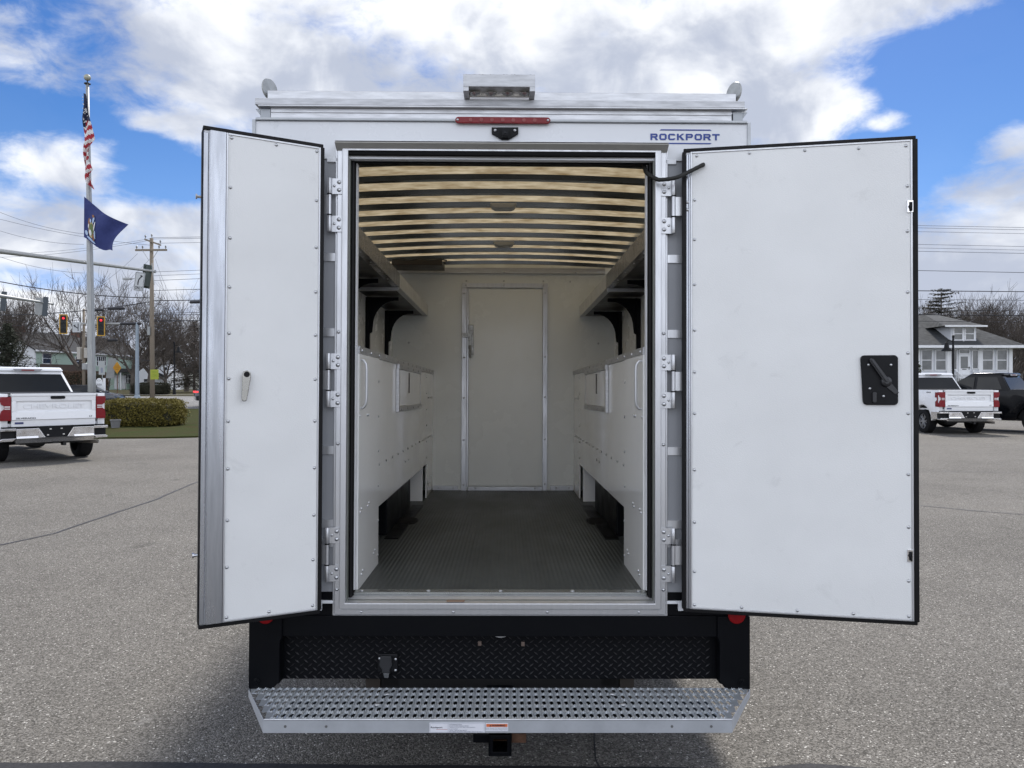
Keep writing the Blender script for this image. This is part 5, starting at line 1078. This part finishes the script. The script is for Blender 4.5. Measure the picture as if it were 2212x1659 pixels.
win(hr,HX(3795),HZ(1385),.82,.34,y=-.02,two=False,gl=WINB,tw=.06); win(hr,HX(3754),HZ(1416),.50,1.55,y=-.02,two=False,gl=WINB,tw=.06); win(hr,HX(3838),HZ(1416),.50,1.45,y=-.02,two=False,gl=WINB,tw=.06)
text('house_number','1190',HX(3795),zE-.11,.26,.07,-.052-.8,INK,hr,.003) 
m=MB(); m.box(xl,xr,-.12,-.001,HZ(1478),HZ(1471)).build('sill_band',TRIM,hr)
for s in(-1,1):
    m=MB(); xx=s*.62
    m.tube([(xx,-.1,HZ(1462)),(xx+s*.1-.0,-1.6,HZ(1500))],.045,6).box(xx-.05,xx+.05,-.2,-.1,HZ(1492),HZ(1457))
    for k in range(7): t_=k/7; m.box(xx-.02,xx+.02,-.2-1.4*t_,-.16-1.4*t_,HZ(1510+20*t_),HZ(1464+36*t_))
    m.build('stair_railing',TRIM,hr)
m=MB()
for k in range(6): m.box(-.6,.6,-.5-.28*k,-.2-.28*k if k else -.121,0,max(.1,HZ(1490)-.17*k))
m.build('front_steps',CONC,hr)
# dormer
dyy=-.02; dx0,dx1=W(3743,1512,55).x-hx,W(3843,1512,55).x-hx; dz0,dz1=W(2016,1345,55).z-.9,W(2016,1284,55).z-.9
m=MB(); m.box(dx0,dx1,dyy,4.6,dz0-.3,dz1).build('dormer_wall',SWHT,hr)
dmw=(dx0+dx1)/2
for s in(-1,1): win(hr,dmw+s*.43,(dz0+dz1)/2,.74,1.0,y=dyy-.02,gl=WINB,tw=.07)
m=MB(); m.add([(dx0-.75,dyy-.55,dz1-.02),(dx1+.45,dyy-.55,dz1-.02),(dx1+.45,4.5,dz1+.0),(dx0-.75,4.5,dz1+.0),(dmw-.5,4.4,zr_+.05),(dmw+.4,4.4,zr_+.05)],[(0,1,5,4),(1,2,5),(3,0,4),(3,2,1,0),(2,3,4,5)]).build('dormer_roof',ROOFG,hr)
m=MB(); m.box(dx0-.76,dx1+.46,dyy-.62,dyy-.56,dz1-.1,dz1+.02).box(dmw-.05,dmw+.05,dyy-.05,dyy-.005,dz0,dz1-.1).build('dormer_fascia',TRIM,hr)
# ---- vegetation
def bare_tree(seed,H_,spread=1.0,levels=5,r0=.36,fork=.26):
    rd=random.Random(seed); tr,cr=MB(),MB()
    def rv(a): return Vector((rd.uniform(-a,a),rd.uniform(-a,a),rd.uniform(-a,a)))
    def br(p,d,ln,r,lv):
        n=3 if lv<3 else 2; pts=[p.copy()]; q=p.copy(); dd=d.copy()
        for i in range(n):
            dd=(dd+rv(.16 if lv else .05)+Vector((0,0,.05 if lv<3 else .12))).normalized(); q=q+dd*ln/n; pts.append(q.copy())
        rs=[r*(1-.45*i/n) for i in range(n+1)]
        (tr if lv==0 else cr).tube(pts,rs,7 if lv==0 else (5 if lv==1 else 3),caps=False)
        if lv>=levels: return
        k=rd.randint(3,4) if lv<levels-1 else rd.randint(2,4)
        if lv==0: k=rd.randint(4,6)
        for i in range(k):
            f=rd.uniform(.35,1.0) if lv else rd.uniform(.72,1.0); j=min(int(f*n),n-1); a=pts[j].lerp(pts[j+1],f*n-j)
            ax=rv(1).cross(dd).normalized(); ag=R(rd.uniform(22,58))*spread
            nd_=(Matrix.Rotation(ag,3,ax)@dd).normalized()
            br(a,nd_,ln*rd.uniform(.55,.85) if lv else H_*rd.uniform(.26,.42),max(rs[j]*rd.uniform(.5,.72),.016),lv+1)
        br(pts[-1],(dd+rv(.2)).normalized(),ln*.75 if lv else H_*.34,max(rs[-1]*.8,.014),lv+1)
    br(Vector((0,0,-.2)),Vector((0,0,1)),H_*fork,r0,0)
    # root flare
    zmax=max(v[2] for v in cr.v); k=H_/zmax
    for M_ in(tr,cr): M_.v=[(x*k,y*k,z*k) for x,y,z in M_.v]
    return tr,cr
PROT=[]
for sd,sp in((3,1.0),(11,.85),(23,1.1),(31,.9)):
    tr,cr=bare_tree(sd,10,sp); t=empty('bare_tree',(0,0,0)); tr.build('trunk',BARK,t,smooth=True); cr.build('crown',TWIG,t); PROT.append(t)
used=set()
def place_tree(i,u,vt,Z,label,rz,sx=1.0,z0=None,group='bare trees beyond the road',nm=None):
    p=W(u,1512,Z); zb=hz(Z) if z0 is None else z0; h_=W(u,vt,Z).z-zb; k=h_/10
    t=PROT[i] if i not in used else dup(PROT[i]); used.add(i)
    t.location=(p.x,Z,zb); t.rotation_euler=(0,0,rz); t.scale=(k*sx,k*sx,k); tag(t,label,'tree',group); return t
place_tree(0,318,1030,74,'tallest bare tree left of the flagpole, its crown above the red signals',1.2,.85)
place_tree(1,524,1110,64,'bare tree with a thick forked trunk beside the blue grey signal mast',.4,1.05)
place_tree(2,655,1190,66,'bare tree right of the tall wooden utility pole',2.2,.8)
place_tree(3,28,1100,72,'bare tree at the left edge above the lower mast arm',3.0,.95)
place_tree(2,800,1105,80,'bare tree half hidden by the open left truck door',.9,1.0)
place_tree(1,735,1190,92,'bare tree behind the black lamp post by the road',4.0,1.1)
place_tree(0,588,1150,100,'bare tree behind the wooden utility pole',5.0,1.1)
place_tree(1,90,1130,132,'bare tree behind the left end of the green building',2.9,1.3)
rg='bare trees behind the white house'
for i,(k,u,v,Z,lb_) in enumerate([(3,3850,1118,82,'bare tree rising directly behind the dormer roof'),(1,3620,1150,80,'bare tree beside the right truck door edge, left of the pine'),(0,3955,1140,78,'tall bare tree right of the dormer'),(2,4015,1128,84,'bare tree at the right edge of the picture'),(2,3780,1150,95,'bare tree just right of the pine'),(1,3900,1150,90,'bare tree between dormer and right eave'),(3,3990,1180,70,'low bare tree close to the right end of the house'),(0,3660,1175,92,'bare tree hidden mostly behind the pine')]):
    place_tree(k,u,v,Z,lb_,i*1.7,1.0,1.0,rg)
def conifer(name,label,u,vt,Z,wd,z0,seed,dens=1.0,mt=NEEDLE,sparse=False,cat='evergreen tree'):
    rd=random.Random(seed); p=W(u,1512,Z); h_=W(u,vt,Z).z-z0; t=empty(name,(p.x,Z,z0)); tag(t,label,cat)
    MB().tube([(0,0,-.1),(0,0,h_*.96)],[.02*h_,.005*h_],7).build('trunk',BARK,t)
    m=MB(); z=h_*.10
    while z<h_*.985:
        f=1-z/h_; rad=wd*(f**.75)*(.9+.1*rd.random()) if not sparse else wd*(.35+.65*math.sin(PI*min(1,f*1.15))**.8)*(.6+.5*rd.random())
        nb=int((7 if not sparse else 5)*dens)+1
        for b_ in range(nb):
            a=rd.uniform(0,2*PI); L_=rad*rd.uniform(.6,1.08); dr_=-.12 if not sparse else .10; d=Vector((math.cos(a),math.sin(a),dr_)); pp=Vector((0,0,z))
            m.tube([pp,pp+d*L_],[.03,.012],3,caps=False)
            n=int(9+L_*(11 if not sparse else 26))
            for q in range(n):
                s_=rd.uniform(.15,1.02); c=pp+d*L_*s_+Vector((rd.uniform(-.22,.22),rd.uniform(-.22,.22),rd.uniform(-.16,.08)))*(.5+wd*.14)*(1 if not sparse else .8)
                v1=Vector((rd.uniform(-1,1),rd.uniform(-1,1),rd.uniform(-.7,.3))).normalized()*rd.uniform(.10,.24); v2=v1.cross(Vector((rd.uniform(-1,1),rd.uniform(-1,1),1))).normalized()*.05
                m.add([c-v2,c+v2,c+v1],[(0,1,2)])
        z+=h_*.03 if not sparse else h_*.035
    m.build('crown',mt,t); return t
conifer('evergreen_tree','dark evergreen tree at the left edge, above the white pickup',30,1268,58,3.3,.75,5,1.5)
conifer('pine_tree','tall dark pine rising behind the roof of the white house',3706,1134,70,2.5,1.0,8,1.3,mat('pine_needles',(.05,.045,.032),.9,0,(1.3,.4)),True,'pine tree')
conifer('evergreen_tree','broad brownish evergreen right of the black lamp post by the road',765,1258,84,4.6,.8,9,1.3,mat('bronze_needles',(.06,.05,.035),.9,0,(1.3,.4)))
conifer('evergreen_shrub','small dark green conifer at the left end of the white house porch',3600,1425,50,1.5,.9,12,1.0,mat('yew_green',(.05,.055,.018),.9),False,'shrub')
# distant wood, reads as one brown mass
rd=random.Random(99); m=MB()
def woods(x0,x1,Y,n,hmin,hmax,z0):
    for i in range(n):
        x=rd.uniform(x0,x1); y=Y+rd.uniform(-6,10); h_=rd.uniform(hmin,hmax); b=Vector((x,y,z0)); l=Vector((rd.uniform(-.12,.12),rd.uniform(-.1,.1),1))
        m.tube([b,b+l*h_],[.10,.02],3,caps=False)
        for k in range(22):
            f=rd.uniform(.2,1); a=b+l*h_*f; d=Vector((rd.uniform(-1,1),rd.uniform(-1,1),rd.uniform(.1,1.1))).normalized()*rd.uniform(.8,2.6)*(1.25-f)
            m.tube([a,a+d],[.035,.012],3,caps=False)
            for q in range(2): a2=a+d*rd.uniform(.3,.9); m.tube([a2,a2+Vector((rd.uniform(-1,1),rd.uniform(-1,1),rd.uniform(0,1)))*.8],[.02,.01],3,caps=False)
woods(45,95,102,330,8,11,1.0); woods(-110,-50,170,90,4,6,.9)
o=m.build('distant_wood',mat('brown_wood_mass',(.085,.065,.05),.95,0,(.3,.4))); o['kind']='stuff'
def hedge(name,label,cx,cy,z0,lx,ly,h_,mt,n,seed,cat='hedge',ls=.07,yaw=0):
    rd=random.Random(seed); t=empty(name,(cx,cy,z0),(0,0,yaw)); tag(t,label,cat)
    core=MB(); core.box(-lx/2+.18,lx/2-.18,-ly/2+.18,ly/2-.18,0.05,h_-.16); core.build('stems',HEDGED,t,bevel=.2)
    m=MB()
    for i in range(n):
        a,b,c=[rd.uniform(-1,1) for _ in range(3)]; k=(abs(a)**5+abs(b)**5+abs(c)**5)**(1/5); f=rd.uniform(.88,1.0) if rd.random()>.06 else rd.uniform(1.0,1.07); a,b,c=a/k*f,b/k*f,c/k*f
        wv=1+.05*math.sin(a*9+b*4)+.04*math.sin(c*7+a*15)
        p=Vector((a*lx/2*wv,b*ly/2*wv,(c+1)/2*h_*(1+.03*math.sin(a*11)))); v1=Vector((rd.uniform(-1,1),rd.uniform(-1,1),rd.uniform(-.3,1))).normalized()*ls*rd.uniform(.6,1.3); v2=v1.cross(Vector((rd.uniform(-1,1),rd.uniform(-1,1),rd.uniform(-1,1)))).normalized()*ls*.45
        m.add([p-v2,p+v2,p+v1],[(0,1,2)])
    m.build('foliage',mt,t); return t
q=W(560,1512,29.2)
hedge('hedge','rounded olive green hedge on the lawn, right of the white pickup',q.x-.1,29.4,.03,3.2,1.9,1.06,HEDGE,26000,4,ls=.06)
q=W(597,1512,63); hedge('hedge','low dark hedge beyond the road at the foot of the wooden utility pole',q.x,63,.8,3.1,1.2,1.0,HEDGED,6000,5,ls=.08)
q=W(300,1512,72); hedge('shrub','brown leafless shrubs behind the dark car left of the flagpole',q.x,72,.8,6.0,2.0,2.1,SHRUB,9000,6,'shrub',ls=.14)
q=W(466,1678,27.8); m=MB(); m.lathe([(.0,0),(.14,0),(.17,.26),(.19,.26),(.19,.31),(.155,.31),(.14,.05)],(0,0,0),'z',18); pt_=m.build('planter',POT,None,smooth=True,autos=True,loc=(q.x,27.6,.06),rot=(0,R(0),0)); tag(pt_,'grey plastic planter standing on the grass against the hedge','planter')
# ---- overhead wires, each its own line between the roadside poles
wi=0
def wire(label,pts,r=.016,mt=WIREG,sag=.0,grp='overhead wires'):
    P=[W(*p) for p in pts]; Q=[]
    for a,b in zip(P,P[1:]):
        n=10
        for k in range(n): t_=k/n; q=a.lerp(b,t_); q.z-=sag*4*t_*(1-t_); Q.append(q)
    Q.append(P[-1]); o=MB().tube(Q,r,5,caps=False).build('power_line',mt,None); tag(o,label,'wire',grp)
LR=[(936,888,.016,WIREG,'topmost'),(941,897,.016,WIREG,'second'),(958,912,.014,WIREG,'third'),(1071,962,.016,WIREG,'fourth'),(1086,976,.014,WIREG,'fifth'),(1105,989,.018,WIREG,'sixth'),(1144,1065,.020,WIRE,'seventh'),(1184,1146,.032,WIRE,'eighth, thick black'),(1234,1180,.016,WIRE,'ninth'),(1240,1222,.020,WIRE,'tenth'),(1264,1240,.034,WIRE,'eleventh, thick black'),(1284,1266,.016,WIRE,'lowest')]
for a,b,r,mt,lb_ in LR:
    wire('%s wire from the top down of those running right from the wooden pole'%lb_,[(600,a,56),(1700,(a*.6+b*.4),56),(3500,b-2,56),(4300,b+ (a-b)*.02+ (12 if b<1100 else 4),56)],r,mt)
LL=[((0,836,56),(342,922,56),.014,WIREG,'top thin wire crossing the sky left of the state flag'),((0,863,56),(600,966,56),.014,WIREG,'second thin wire slanting down toward the wooden pole'),((0,909,56),(330,962,56),.014,WIREG,'third thin wire left of the flag foot'),
((0,1013,62),(600,944,56),.014,WIREG,'wire rising rightward to the pole top'),((0,1000,62),(600,938,56),.012,WIREG,'upper of two wires rising to the pole top'),((0,1109,50),(600,1173,56),.034,WIRE,'thick black cable slanting down above the lower mast arm'),
((0,1240,60),(600,1187,56),.034,WIRE,'black cable passing under the lower mast arm, rising to the pole'),((0,1278,60),(600,1264,56),.02,WIRE,'level black cable behind the red signals'),((0,1308,60),(600,1285,56),.014,WIRE,'thin cable below the red signals'),((0,1262,60),(600,1236,56),.012,WIRE,'thin cable just above the red signals'),
((330,1360,58),(600,1420,56),.028,WIRE,'dark cable sagging in front of the green building roof'),((0,1011,56),(330,1075,58),.014,WIREG,'thin wire below the long mast arm at the left'),
((542,998,56),(330,1160,58),.01,WIREG,'guy line falling left from the crossarm'),((600,1010,56),(380,1200,64),.01,WIREG,'second guy line falling left from the wooden pole'),((612,1020,56),(680,1180,60),.01,WIREG,'guy line falling right from the wooden pole')]
for a,b,r,mt,lb_ in LL: wire(lb_,[a,b],r,mt,.25)
for u,v,Z,w_,lb_ in((775,1190,56,.5,'small black splice case on the cable beside the open truck door'),(458,1215,56,.6,'black splice case on the cable right of the flagpole'),(384,1221,56,.4,'black splice case just right of the flagpole'),(443,1340,57,.35,'small dark splice case hanging above the green roof'),(515,1275,56,.75,'long black splice case near the signal mast top')):
    q=W(u,v,Z); m=MB(); m.tube([(-w_*1.1,0,.0),(-w_,0,0),(w_,0,.02),(w_*1.1,0,.02)],[.05,.11,.11,.05],8); o=m.build('splice_case',WIRE,None,loc=q); tag(o,lb_,'splice case','splice cases on the cables')
